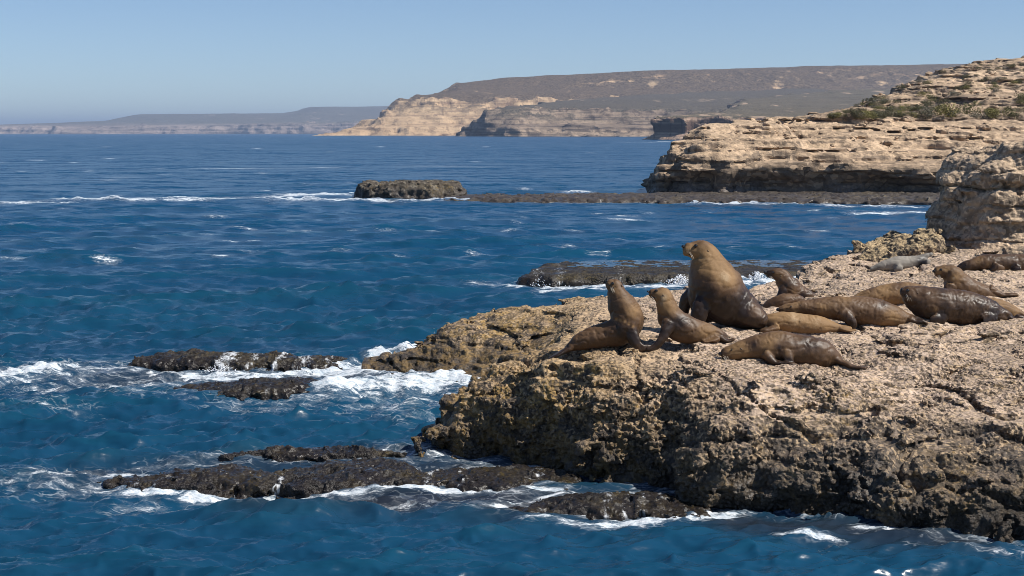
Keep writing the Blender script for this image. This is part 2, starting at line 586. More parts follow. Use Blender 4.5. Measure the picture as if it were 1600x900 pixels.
def far_material(name, scrub, sand, face, unit, top_z):
    m, nt, out = mat_new(name)
    t = NT(nt)
    geo = t.n("ShaderNodeNewGeometry")
    pos = geo.outputs["Position"]
    sn = t.n("ShaderNodeSeparateXYZ")
    t.put(sn.inputs[0], geo.outputs["True Normal"])
    sp = t.n("ShaderNodeSeparateXYZ")
    t.put(sp.inputs[0], pos)
    u = 1.0 / unit
    big = t.noise(pos, 0.6 * u, 5, 0.6)
    mid = t.noise(pos, 3.5 * u, 5, 0.65)
    sv = t.mapping(pos, (0.05 * u, 0.05 * u, 2.2 * u))
    st = t.noise(sv, 1.6, 5, 0.6, 0.3)
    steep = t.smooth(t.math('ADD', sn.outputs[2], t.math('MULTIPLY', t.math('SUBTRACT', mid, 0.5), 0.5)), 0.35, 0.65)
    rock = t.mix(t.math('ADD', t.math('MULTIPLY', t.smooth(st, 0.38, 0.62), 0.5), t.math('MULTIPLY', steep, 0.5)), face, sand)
    rock = t.mix(t.math('MULTIPLY', t.smooth(t.noise(sv, 4.2, 4, 0.6, 0.2), 0.54, 0.62), 0.75), rock, tuple(c * 0.75 for c in face))
    gul = t.noise(t.mapping(pos, (1.0 * u, 1.0 * u, 0.12 * u)), 2.6, 4, 0.65, 0.6)
    rock = t.mix(t.math('MULTIPLY', t.smooth(gul, 0.52, 0.62), 0.6), rock, tuple(c * 0.6 for c in face))
    rock = t.mix(t.math('MULTIPLY', t.smooth(mid, 0.5, 0.7), 0.4), rock, tuple(c * 0.6 for c in face))
    sc = t.mix(t.smooth(t.noise(pos, 9.0 * u, 4, 0.7), 0.38, 0.62), tuple(c * 0.5 for c in scrub), tuple(c * 1.7 for c in scrub))
    bare = t.math('MULTIPLY', t.smooth(t.noise(t.mapping(pos, (0.35 * u, 0.12 * u, 0.35 * u)), 1.3, 5, 0.6), 0.62, 0.70), 0.6)
    sc = t.mix(bare, sc, sand)
    flat = t.math('ADD', sn.outputs[2], t.math('MULTIPLY', t.math('SUBTRACT', mid, 0.5), 0.35))
    veg = t.math('MULTIPLY', t.smooth(flat, 0.72, 0.88), t.smooth(sp.outputs[2], top_z * 0.5, top_z))
    col = t.mix(veg, rock, sc)
    b = t.n("ShaderNodeBsdfPrincipled")
    t.put(b.inputs["Base Color"], col)
    b.inputs["Roughness"].default_value = 0.95
    b.inputs["Specular IOR Level"].default_value = 0.1
    t.put(b.inputs["Normal"], t.bump(mid, 0.6, 0.12 * unit))
    nt.links.new(b.outputs[0], out.inputs["Surface"])
    return m


# ------------------------------------------------------------------ the rock platform the animals lie on
plat_poly = [(13, 18.4), (10.5, 18.7), (8.5, 19.2)] + [g2(*p) for p in (
    (1600, 838), (1500, 830), (1400, 822), (1310, 812), (1200, 803), (1085, 797), (1065, 775), (1020, 766), (930, 752), (870, 728),
    (770, 716), (690, 710))] + [(-1.25, 25.9), (-0.3, 26.7), (0.55, 27.5), (0.7, 29.5), (0.2, 31.2)] + \
    [g2(*p) for p in ((748, 602), (690, 592), (604, 584), (640, 570), (690, 556))] + \
    [(0.3, 36.6), (3, 36.2), (5.2, 36.6), (6.6, 38.6), (7.8, 42), (9.2, 45.5), (13, 50), (22, 52), (22, 18)]


def c3(px, py, z):
    p = G(px, py, z)
    return (float(p[0]), float(p[1]), z)


plat_top = [c3(1600, 668, 1.18), c3(1500, 655, 1.25), c3(1400, 640, 1.3), c3(1340, 606, 1.45), c3(1250, 606, 1.52), c3(1150, 602, 1.5),
            c3(1060, 592, 1.55), c3(970, 572, 1.62), c3(880, 566, 1.55), c3(810, 580, 1.36), c3(760, 595, 1.15), c3(700, 650, 0.75),
            (9.5, 20.5, 1.2), (4, 25, 1.7), (2, 26, 1.68), (6, 25, 1.7), (8.5, 24, 1.62), (4, 29, 1.7), (8, 29, 1.75), (1.6, 29, 1.5),
            (2, 33, 1.42), c3(850, 482, 1.32), c3(940, 480, 1.38), c3(790, 490, 1.15), c3(745, 503, 0.95), c3(700, 560, 0.45),
            c3(650, 572, 0.3), c3(800, 540, 0.75), c3(870, 535, 1.2), (4, 33.5, 1.5), (5.2, 35.5, 1.5), (8, 34, 1.8), (11, 34, 1.9), (8, 39, 1.72),
            (11, 39.5, 1.88), (13, 38, 1.9), (7, 38.5, 1.55), (9.5, 42.5, 1.6), (14, 43, 1.95), (14, 28, 1.8)]
plat_inset = [(9, 19.3, 1.3), (6.6, 20, 1.25), (5.5, 20.2, 1.35), (4.3, 21.2, 1.6), (3.4, 21.4, 1.5), (2.6, 21.6, 1.3), (2.1, 22.6, 1.2), (0.8, 24, 0.5),
              (-0.4, 24.7, 0.5), (-1.4, 25.1, 1.0), (-0.5, 26.5, 0.4), (0.5, 28, 0.4), (0.2, 31, 0.8), (-0.8, 32, 1.1), (-2.4, 33.3, 1.5),
              (-1, 35, 0.6), (3, 36.2, 0.6), (6.5, 38.6, 0.5), (9, 45, 0.5), (13, 50, 0.5)]
pv, pq = carve(plat_poly, plat_top, plat_inset, (-3.3, 13.5), (17.8, 50.5), (-0.22, 2.3), 0.043, 0.039, 0.037, grow=0.0075,
               profile=((-1, -0.5), (0, 0), (0.12, 0.0), (0.3, 0.03), (0.5, 0.22), (0.72, 0.5), (0.9, 0.85), (1.0, 1.0), (1.3, 1.3)),
               soft=0.16, wobble=(0.16, 0.9), pexp=3.2,
               side=[(0.30, 1.4, 'p'), (0.24, 0.62, 'r'), (0.14, (1.3, 1.3, 0.34), 's'), (0.12, 0.36, 'w'), (0.10, 0.17, 'r'), (0.16, (1.5, 1.5, 1.0), 'c')],
               top=[0.11, 0.08, 0.06, 0.04, 0.03, 0.15], finetop=0.5, patchy=0.8, subdiv=1, keep=0.40, near=26.5,
               fine=[(0.07, 0.085, 'w'), (0.034, 0.045, 'p')])
platform = add("rock_platform", mesh_np("rock_platform", pv, pq, smooth=False), M_PLAT, kind="structure",
               label="crusted tan and dark brown rock platform where the sea lions rest")
ROCK_POLYS.append(plat_poly)
PLAT = BVHTree.FromPolygons([tuple(x) for x in pv[:0]] or [(0, 0, 0), (1, 0, 0), (0, 1, 0)], [(0, 1, 2)])
dg = bpy.context.evaluated_depsgraph_get()
PLAT = BVHTree.FromObject(platform, dg)

# ------------------------------------------------------------------ outcrop and low rocks at the right
op = [(11.5, 45.8), (11.8, 44.0), (12.7, 42.6), (14.2, 42.0), (16, 41.7), (20, 40.4), (20, 53), (14.5, 53), (12.6, 49), (11.7, 46.5)]
ov, oq = carve(op, [(12.8, 44, 3.9), (13.6, 44.5, 4.5), (14.8, 44.5, 4.8), (17, 45, 5.1), (13.9, 49, 4.6), (19, 50, 5.2)],
               [(11.6, 45, 2.0), (12.4, 43.4, 2.1), (13.2, 42.5, 1.9), (14.5, 42, 2.9), (18, 41.5, 3.4), (12.4, 48, 1.5)],
               (10.4, 18.0), (39.5, 49), (1.1, 5.8), 0.05, 0.055, 0.045, grow=0.01, keep=0.40,
               profile=((-1, -.4), (0.35, 0.0), (0.5, 0.42), (0.66, 0.62), (0.8, 0.74), (0.87, 0.72), (0.94, 0.86), (1, 1), (1.3, 1.3)), soft=0.2,
               side=[(0.26, 1.5, 'p'), (0.18, (1.5, 1.5, 0.5), 's'), (0.20, (0.8, 0.8, 0.6), 'w'), (0.09, 0.26, 'r')],
               top=[0.15, 0.12, 0.08, 0.06], fine=[(0.03, 0.11, 'p')], terrace=(0.8, 0.5, 3.0))
add("rock_outcrop", mesh_np("rock_outcrop", ov, oq, smooth=False), M_OUTCROP, label="tall grey-buff rock outcrop with shaded side behind the resting sea lions",
    cat="rock")
lp = [g2(1300, 425, 1.5), g2(1335, 432, 1.6), (10.2, 42.3), (11.4, 42.0), (13, 42), (13, 47), (11.4, 48), (10.2, 47), (9.3, 45.2)]
lv, lq = carve(lp, [c3(1318, 416, 1.5), c3(1340, 402, 1.7), c3(1372, 386, 1.95), c3(1410, 374, 2.15), c3(1450, 364, 2.35), (10.4, 45, 1.9), (12.5, 44, 2.6)],
               0.9, (8.2, 13.2), (40.8, 48), (0.6, 3.2), 0.042, 0.05, 0.042, grow=0.008, soft=0.18,
               side=[(0.2, 0.9, 'p'), (0.14, 0.5, 'w'), (0.1, 0.24, 'p'), (0.05, 0.13, 'r')], top=[0.14, 0.12, 0.08, 0.05],
               fine=[(0.04, 0.13, 'w'), (0.02, 0.08, 'p')])
add("low_rock", mesh_np("low_rock", lv, lq, smooth=False), M_LOW, label="low lumpy yellow-brown rock at the foot of the tall outcrop by the sea", cat="rock")


# ------------------------------------------------------------------ reef ledges in the water
def streak_attr(v, streaks):
    a = np.zeros(len(v))
    wx = 0.11 * fbm(v * np.array([2.5, 2.5, 5.0]), 3, 44) - 0.35 * v[:, 2]
    for (x, half, s) in streaks:
        a = np.maximum(a, s * np.exp(-((v[:, 0] + wx - x) / half) ** 2))
    return a


def ledge(name, label, poly, ztop, inset, zmax, mat, h=0.042, noise=1.0, streaks=(), topfoam=0.0, group="reef ledges awash", hy=None, sub=1, soft=0.07, grow=0.003):
    xs = [p[0] for p in poly]
    ys = [p[1] for p in poly]
    v, q = carve(poly, ztop, inset, (min(xs) - 0.5 * noise - 0.2, max(xs) + 0.5 * noise + 0.2), (min(ys) - 0.5 * noise - 0.2, max(ys) + 0.5 * noise + 0.2),
                 (-0.16 * max(1, noise), zmax), h, hy or h * 1.3, h * 0.8, grow=grow, soft=soft, wobble=(0.26 * noise, 0.8 * noise), topband=0.08,
                 profile=((-1, -0.5), (0, 0), (0.4, 0.08), (0.8, 0.5), (1, 1), (1.3, 1.3)),
                 side=[(0.07 * noise, 0.6 * noise, 'p'), (0.10 * noise, 0.26 * noise, 'r'), (0.055 * noise, 0.12 * noise, 'r')],
                 top=[0.06 * noise, 0.075 * noise, 0.04 * noise], subdiv=sub,
                 fine=[(0.03 * noise, 0.10 * noise, 'w'), (0.014 * noise, 0.04 * noise, 'p')])
    f = streak_attr(v, streaks)
    if topfoam:
        n = vnormals(v, q)
        f = np.maximum(f, topfoam * sstep(0.6, 0.95, n[:, 2]))
    ROCK_POLYS.append(poly)
    return add(name, mesh_np(name, v, q, {"foam": f}), mat, label=label, cat="rock", group=group)


def sx(px, py):
    return g2(px, py)[0]


ledge("reef_ledge", "long black weedy ledge with water rivulets nearest the bottom edge of the sea",
      [g2(*p) for p in ((182, 757), (260, 764), (420, 762), (560, 764), (700, 761), (870, 764), (900, 750), (860, 735), (720, 738), (668, 744), (640, 732), (560, 730), (470, 736), (432, 746), (400, 736), (330, 738), (240, 746))],
      [c3(230, 746, 0.072), c3(340, 736, 0.137), c3(400, 740, 0.086), c3(450, 738, 0.122), c3(560, 730, 0.166), c3(640, 734, 0.144), c3(690, 738, 0.058), c3(760, 738, 0.108), c3(860, 748, 0.094)],
      0.22, 0.65, M_LEDGE,
      streaks=[(sx(215, 757), .14, .66), (sx(250, 757), .08, .6), (sx(432, 760), .10, .72), (sx(555, 760), .12, .55), (sx(668, 760), .12, .8), (sx(715, 760), .08, .6), (sx(835, 760), .14, .66)])
ledge("reef_ledge", "flat olive-topped ledge strip just behind the long black ledge",
      [g2(*p) for p in ((345, 724), (440, 722), (560, 716), (640, 712), (560, 706), (440, 712))],
      0.15, 0.2, 0.5, M_LEDGE, streaks=[(sx(560, 712), .3, .45)])
ledge("reef_ledge", "small dark ledge with dripping white rivulets against the platform foot",
      [g2(*p) for p in ((805, 798), (860, 810), (960, 813), (1060, 812), (1100, 803), (1060, 785), (960, 780), (860, 782))],
      [c3(850, 790, 0.090), c3(930, 785, 0.150), c3(1000, 785, 0.150), c3(1070, 793, 0.075)], 0.2, 0.5, M_LEDGE,
      streaks=[(sx(945, 810), .10, .72), (sx(975, 810), .08, .66), (sx(1000, 810), .07, .6), (sx(1035, 810), .10, .55), (sx(845, 808), .10, .5)])
ledge("reef_ledge", "dark ledge with a white cascade pouring over it, farther of the mid pair",
      [g2(*p) for p in ((212, 575), (290, 578), (400, 577), (520, 576), (525, 565), (420, 563), (300, 562), (230, 565))],
      [c3(240, 568, 0.176), c3(300, 562, 0.256), c3(340, 563, 0.224), c3(420, 564, 0.208), c3(500, 567, 0.128)], 0.22, 0.7, M_LEDGE, h=0.05,
      streaks=[(sx(345, 580), .28, 1.0), (sx(425, 580), .14, .9), (sx(385, 580), .2, .75), (sx(462, 580), .2, .85), (sx(505, 580), .2, .7)])
ledge("reef_ledge", "reddish brown domed ledge, nearer of the mid pair",
      [g2(*p) for p in ((272, 613), (340, 619), (450, 619), (540, 613), (575, 606), (500, 604), (400, 605), (310, 608))],
      [c3(310, 603, 0.130), c3(400, 597, 0.216), c3(480, 595, 0.230), c3(540, 600, 0.130)], 0.35, 0.6, M_LEDGE, h=0.05,
      streaks=[(sx(350, 608), .10, .7), (sx(425, 608), .12, .5)])
ledge("reef_ledge", "long flat-topped ledge with a film of water behind the sitting sea lions",
      [g2(*p) for p in ((810, 444), (860, 447), (1000, 446), (1150, 443), (1320, 440), (1340, 421), (1150, 420), (1000, 420), (850, 424))],
      [c3(825, 430, .26), c3(870, 427, .36), c3(1000, 427, .34), c3(1200, 428, .33)], 0.2, 0.9, M_LEDGE, h=0.095, noise=0.9,
      streaks=[(sx(835, 445), .35, .66), (sx(872, 445), .25, .66), (sx(968, 445), .3, .6)])
ledge("sea_stack", "squat flat-topped brown islet rising from the far reef",
      [g2(*p) for p in ((558, 310), (600, 312), (660, 312), (722, 310), (718, 305), (640, 303), (566, 305))],
      [c3(570, 290, 1.05), c3(640, 287, 1.2), c3(705, 288, 1.1)], 0.5, 2.2, M_FARREEF, h=0.10, noise=2.6, group=None, hy=0.2, grow=0.0, sub=0)
ledge("reef_shelf", "thin dark reef shelf stretching from the islet to the sandstone cliff",
      [g2(*p) for p in ((690, 316), (820, 317), (1000, 317), (1200, 318), (1350, 319), (1520, 322), (1600, 322), (1600, 306), (1480, 304), (1250, 304), (1050, 304), (990, 307), (800, 308), (700, 308))],
      [c3(740, 308, 0.165), c3(900, 308, 0.176), c3(1100, 309, 0.231), c3(1300, 309, 0.303), c3(1500, 309, 0.330)], 0.6, 1.3, M_FARREEF, h=0.16, noise=3.0, group=None, hy=0.25, sub=0, grow=0.004)
pool_me = bpy.data.meshes.new("water_film")

# ------------------------------------------------------------------ sandstone cliff and hill across the bay
def X_at(px, D):
    return (px - 800) / FPX * D / (math.cos(PITCH) + 242 / FPX * math.sin(PITCH))


def Z_at(py, D):
    return float(P(800, py, D)[2])


def hp(px, D):
    return (X_at(px, D), D)


def relief(rows):
    """Ground heights from the ridge lines the photograph shows, one behind the other."""
    def f(x, y):
        px = 800 + x / y * FPX * (math.cos(PITCH) + 242 / FPX * math.sin(PITCH))
        zs = [np.interp(px, [a for a, b in r], [max(0.5, Z_at(b, D)) for a, b in r]) for D, r in rows]
        ds = [D for D, r in rows]
        out = np.array(zs[0])
        for k in range(len(ds) - 1):
            t = np.clip((y - ds[k]) / (ds[k + 1] - ds[k]), 0, 1)
            t = t * t * (3 - 2 * t) * 0.5 + t * 0.5
            out = np.where(y >= ds[k], zs[k] * (1 - t) + zs[k + 1] * t, out)
        return out
    return f


cp = [hp(1004, 134.5), hp(1022, 130), hp(1065, 127.6), hp(1150, 126.6), hp(1250, 126.2), hp(1400, 125.2), hp(1600, 124), (90, 120), (110, 275), hp(1395, 275), hp(1358, 232),
      hp(1325, 205), hp(1268, 185), hp(1180, 165), hp(1128, 150), hp(1070, 141)]
ct = relief([(127.5, [(1010, 292), (1030, 276), (1060, 256), (1100, 248), (1200, 258), (1300, 260), (1400, 262), (1700, 265)]),
             (129, [(1010, 290), (1030, 268), (1060, 246), (1100, 238), (1200, 248), (1300, 254), (1450, 258), (1700, 258)]),
             (131, [(1010, 288), (1030, 258), (1065, 230), (1100, 220), (1200, 232), (1300, 240), (1450, 248), (1700, 250)]),
             (135, [(1010, 290), (1035, 250), (1062, 220), (1092, 203), (1150, 200), (1200, 210), (1300, 222), (1450, 232), (1700, 232)]),
             (141, [(1090, 199), (1150, 194), (1250, 198), (1350, 205), (1450, 212), (1700, 212)]),
             (150, [(1150, 191), (1250, 187), (1350, 190), (1450, 194), (1700, 194)]),
             (165, [(1200, 189), (1300, 180), (1400, 179), (1500, 178), (1700, 175)]),
             (185, [(1280, 182), (1330, 168), (1400, 160), (1500, 152), (1600, 142)]),
             (205, [(1330, 166), (1380, 150), (1450, 132), (1600, 116)]),
             (230, [(1360, 160), (1400, 140), (1450, 117), (1500, 103), (1600, 90), (1700, 83)]),
             (265, [(1400, 150), (1480, 120), (1600, 102), (1700, 95)])])
cv, cq = carve(cp, ct, [(12, 131, 0.1), (14, 129, 0.3), (16, 128, 0.9), (18, 127.5, 0.15), (21, 127, 0.9), (24, 126, 1.2), (27, 126, 0.25), (31, 125.5, 1.0), (36, 125.2, 0.3), (41, 125, 1.1), (15, 141, 1.5), (23, 152, 2), (42, 190, 3), (50, 220, 4), (60, 122, 1)],
               (9.5, 84), (120.5, 258), (-0.4, 19), 0.17, 0.19, 0.15, grow=0.013, keep=0.40,
               profile=((-1, -0.6), (0, 0.2), (0.12, 1.3), (0.3, 1.6), (0.5, 1.2), (0.7, 0.2), (0.9, 0.3), (1, 1), (1.3, 1.3)), soft=0.16, wobble=(0.9, 4.5),
               side=[(0.8, (5.0, 5.0, 3.0), 'p'), (0.32, (2.6, 2.6, 1.1), 'w'), (0.55, (8.0, 8.0, 0.9), 's'), (0.20, (4.5, 4.5, 0.42), 's'), (0.17, 0.7, 'r'), (0.5, (6.0, 6.0, 7.0), 'c')],
               top=[0.3, 0.16, 0.30, 0.16, 0.12, 0.2], terrace=(1.2, 0.9, 11.0), topband=0.4, subdiv=0, steep=True)
CLIFF_ME = mesh_np("sandstone_cliff", cv, cq, smooth=False)
cliff = add("sandstone_cliff", CLIFF_ME, M_CLIFF, kind="structure", label="layered pale sandstone cliff and hillside across the bay")
ROCK_POLYS.append(cp)

# ------------------------------------------------------------------ far headlands
M_FAR3 = far_material("pink_shore_terrace", (0.10, 0.085, 0.062), (0.50, 0.36, 0.26), (0.13, 0.085, 0.07), 14.0, 12)
M_FAR2 = far_material("shade_tinted_banded_cliff", (0.085, 0.072, 0.055), (0.33, 0.25, 0.18), (0.075, 0.06, 0.054), 28.0, 36)  # steep-face and sand tones darkened, putting the cliff's shade into the colour
M_FAR1 = far_material("tan_banded_headland", (0.10, 0.072, 0.046), (0.56, 0.40, 0.24), (0.27, 0.175, 0.11), 45.0, 75)
M_FAR0 = far_material("faint_far_cliffs", (0.11, 0.10, 0.08), (0.38, 0.30, 0.25), (0.12, 0.095, 0.085), 70.0, 75)


def headland(name, label, poly, ztop, inset, xr, yr, zmax, h, hy, hz, mat, prof, noise, wob=None, terrace=None, grow=0.0):
    v, q = carve(poly, ztop, inset, xr, yr, (-hz * 2, zmax), h, hy, hz, grow=grow, profile=prof, soft=hz * 2.5, wobble=wob, keep=0.42,
                 side=[(noise, (noise * 7, noise * 7, noise * 5), 'p'), (noise * .9, (noise * 3.0, noise * 3.0, noise * 7), 'r'), (noise * .3, (noise * 3, noise * 3, noise * .7), 'p')],
                 top=[noise * .12, noise * .08, noise * .06], topband=hz * 3, terrace=terrace, steep=True)
    return add(name, mesh_np(name, v, q, smooth=False), mat, kind="structure", label=label)


STEP = ((-1, -.5), (0, 0), (0.1, 0.12), (0.2, 0.15), (0.35, 0.4), (0.5, 0.44), (0.7, 0.7), (0.85, 0.76), (1, 1), (1.3, 1.3))
headland("near_headland", "small dark-faced headland with pink terraces beyond the sandstone cliff",
         [hp(1012, 1240), hp(1060, 1215), hp(1150, 1200), hp(1500, 1150), hp(2000, 1150), hp(2000, 2600), hp(1120, 2600), hp(1060, 1900), hp(1030, 1400)],
         relief([(1260, [(1015, 190), (1035, 182), (1080, 180), (1160, 183), (1300, 186), (2000, 186)]), (1500, [(1040, 182), (1100, 178), (1200, 177), (1400, 178)]),
                 (1900, [(1060, 180), (1150, 170), (1350, 167)]), (2350, [(1100, 170), (1160, 155), (1400, 148)]), (2600, [(1120, 160), (1300, 140), (1600, 135)])]),
         [(100, 1240, 8), (200, 1200, 8), (140, 1800, 60)],
         (60, 760), (1180, 2650), 110, 2.6, 6, 1.6, M_FAR3, ((-1, -.5), (0, 0), (0.15, 0.35), (0.3, 0.9), (0.5, 0.8), (0.75, 0.8), (1, 1), (1.3, 1.3)), 4.0, wob=(10, 60), terrace=(6, .7, 120), grow=0.016)
headland("mid_headland", "banded headland with shade-tinted dark sides and pale foot slope in the middle distance",
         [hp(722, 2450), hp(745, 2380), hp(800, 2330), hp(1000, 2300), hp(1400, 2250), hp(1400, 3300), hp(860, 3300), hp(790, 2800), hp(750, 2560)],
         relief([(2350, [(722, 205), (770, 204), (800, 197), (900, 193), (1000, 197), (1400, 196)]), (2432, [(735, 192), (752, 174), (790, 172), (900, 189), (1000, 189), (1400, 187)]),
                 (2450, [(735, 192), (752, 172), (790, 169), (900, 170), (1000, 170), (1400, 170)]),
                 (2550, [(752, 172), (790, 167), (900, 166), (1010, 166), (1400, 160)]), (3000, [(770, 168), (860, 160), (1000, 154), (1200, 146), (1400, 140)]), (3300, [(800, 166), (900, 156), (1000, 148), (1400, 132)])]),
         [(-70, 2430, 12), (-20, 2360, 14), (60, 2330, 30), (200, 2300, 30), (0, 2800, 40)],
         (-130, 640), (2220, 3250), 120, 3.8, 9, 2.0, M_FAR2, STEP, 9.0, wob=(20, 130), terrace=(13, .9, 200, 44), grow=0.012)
headland("tan_headland", "long tan banded headland with a dark scrub plateau rising above it",
         [hp(526, 3300), hp(560, 3220), hp(640, 3180), hp(760, 3200), hp(1000, 3100), hp(1900, 3000), hp(1900, 5200), hp(900, 5200), hp(700, 4200), hp(600, 3600)],
         relief([(3230, [(526, 206), (560, 200), (640, 198), (760, 198), (1000, 200), (1900, 200)]), (3350, [(530, 204), (575, 189), (600, 176), (640, 172), (760, 174), (1000, 175), (1900, 175)]),
                 (3450, [(540, 200), (580, 186), (600, 167), (622, 154), (645, 151), (700, 150), (780, 152), (860, 152), (1000, 155), (1900, 150)]),
                 (3600, [(590, 180), (605, 165), (622, 154), (660, 150), (720, 141), (800, 143), (900, 145), (1900, 142)]),
                 (3850, [(640, 160), (690, 146), (708, 141), (722, 132), (745, 127), (785, 121), (900, 116), (1000, 111), (1250, 104), (1500, 100), (1900, 97)]),
                 (4700, [(700, 150), (760, 130), (800, 124), (1000, 113), (1250, 106), (1500, 102), (1900, 99)])]),
         40.0, (-430, 1500), (2960, 4700), 215, 5.5, 13, 2.8, M_FAR1, STEP, 12.0, wob=(30, 170), terrace=(20, .95, 320, 92), grow=0.010)
headland("distant_headland", "faint blue line of distant flat-topped cliffs along the horizon",
         [hp(-300, 10200), hp(40, 10200), hp(75, 9300), hp(200, 9150), hp(370, 9150), hp(385, 8900), hp(470, 8800), hp(800, 8700), hp(1000, 8700), hp(1000, 13000), hp(-400, 13000)],
         relief([(9300, [(-300, 201), (70, 202), (150, 197), (300, 196), (385, 193), (470, 192), (600, 190), (1000, 190)]),
                 (11000, [(-300, 196), (0, 195), (170, 189), (210, 183), (240, 178.5), (340, 178), (450, 177), (475, 173), (505, 167), (600, 166), (1000, 165)]),
                 (12500, [(-300, 197), (0, 196), (170, 190), (210, 184), (240, 180), (340, 179), (450, 178), (475, 174), (505, 168), (600, 167), (1000, 166)])]),
         60.0, (-4600, 800), (8500, 12200), 240, 17, 60, 6.0, M_FAR0, STEP, 30.0, wob=(110, 600), grow=0.01)

# ------------------------------------------------------------------ sea
rows = [11.0]
while rows[-1] < 31000:
    D = rows[-1]
    rows.append(D + max(0.034, min(1.35 * D * D / (FPX * CAM_H), 0.06 * D)))
R = np.array(rows)
angs = np.radians(np.arange(-23, 23.01, 0.09))
RR, AA = np.meshgrid(R, angs, indexing='ij')
SX = np.tan(AA) * RR
SY = RR.copy()
rowstep = np.gradient(R)[:, None] * np.ones_like(SX)
rs = np.random.RandomState(3)
Hh = np.zeros_like(SX)
lost = np.zeros_like(SX)
all_a = 0
DX = np.zeros_like(SX)
DY = np.zeros_like(SX)
main_dir = math.radians(-68)                 # waves run towards the viewer and a little to the right
for k in range(84):
    lam = 0.32 * (11.0 / 0.32) ** ((k + rs.rand()) / 84)
    th = main_dir + rs.normal() * (0.55 if lam < 3 else 0.32)
    a = 0.0118 * lam ** 0.72 * (0.6 + 0.8 * rs.rand()) * (1.0 if lam < 2.2 else (2.2 / lam) ** 0.75)
    kx, ky = 2 * math.pi / lam * math.cos(th), 2 * math.pi / lam * math.sin(th)
    att = 1 - sstep(0.24, 0.6, rowstep * abs(math.sin(th)) / lam)
    att = att * (1 - sstep(0.3, 0.5, RR * 0.0013 / lam))
    lost += (1 - att) * (a / lam) ** 2
    all_a += (a / lam) ** 2
    ph = kx * SX + ky * SY + rs.rand() * 6.283
    Hh += a * att * np.sin(ph)
    c = np.cos(ph) * a * att * 0.38
    DX += c * math.cos(th)
    DY += c * math.sin(th)
# wave groups: calmer and rougher areas
grp = fbm(np.stack([SX.ravel() / 9, SY.ravel() / 14, np.zeros(SX.size)], 1), 2, 5).reshape(SX.shape)
gain = np.clip(0.9 + 0.4 * grp, 0.4, 1.2)
foam = np.zeros_like(SX)
lift = np.zeros_like(SX)


def stroke(pts, width, strength, up=0.0):
    global foam, lift
    wp = [g2(*p) for p in pts]
    width = width * 1.5
    x0 = min(p[0] for p in wp) - width * 4
    x1 = max(p[0] for p in wp) + width * 4
    y0 = min(p[1] for p in wp) - width * 4
    y1 = max(p[1] for p in wp) + width * 4
    m = (SX > x0) & (SX < x1) & (SY > y0) & (SY < y1)
    if not m.any():
        return
    x, y = SX[m], SY[m]
    best = np.full(x.shape, 1e9)
    for (a, b), (c, d) in zip(wp[:-1], wp[1:]):
        dx, dy = c - a, d - b
        t = np.clip(((x - a) * dx + (y - b) * dy) / (dx * dx + dy * dy + 1e-9), 0, 1)
        best = np.minimum(best, np.hypot(x - a - t * dx, y - b - t * dy))
    g = np.exp(-(best / width) ** 2)
    foam[m] = np.maximum(foam[m], min(1.0, strength * 1.12) * g)
    if up:
        nn = 0.55 + 0.75 * fbm(np.stack([x / (width * 1.1), y / (width * 0.55), x * 0], 1), 4, 12, 0.6)
        lift[m] = np.maximum(lift[m], up * g * np.clip(nn, 0.05, 2))


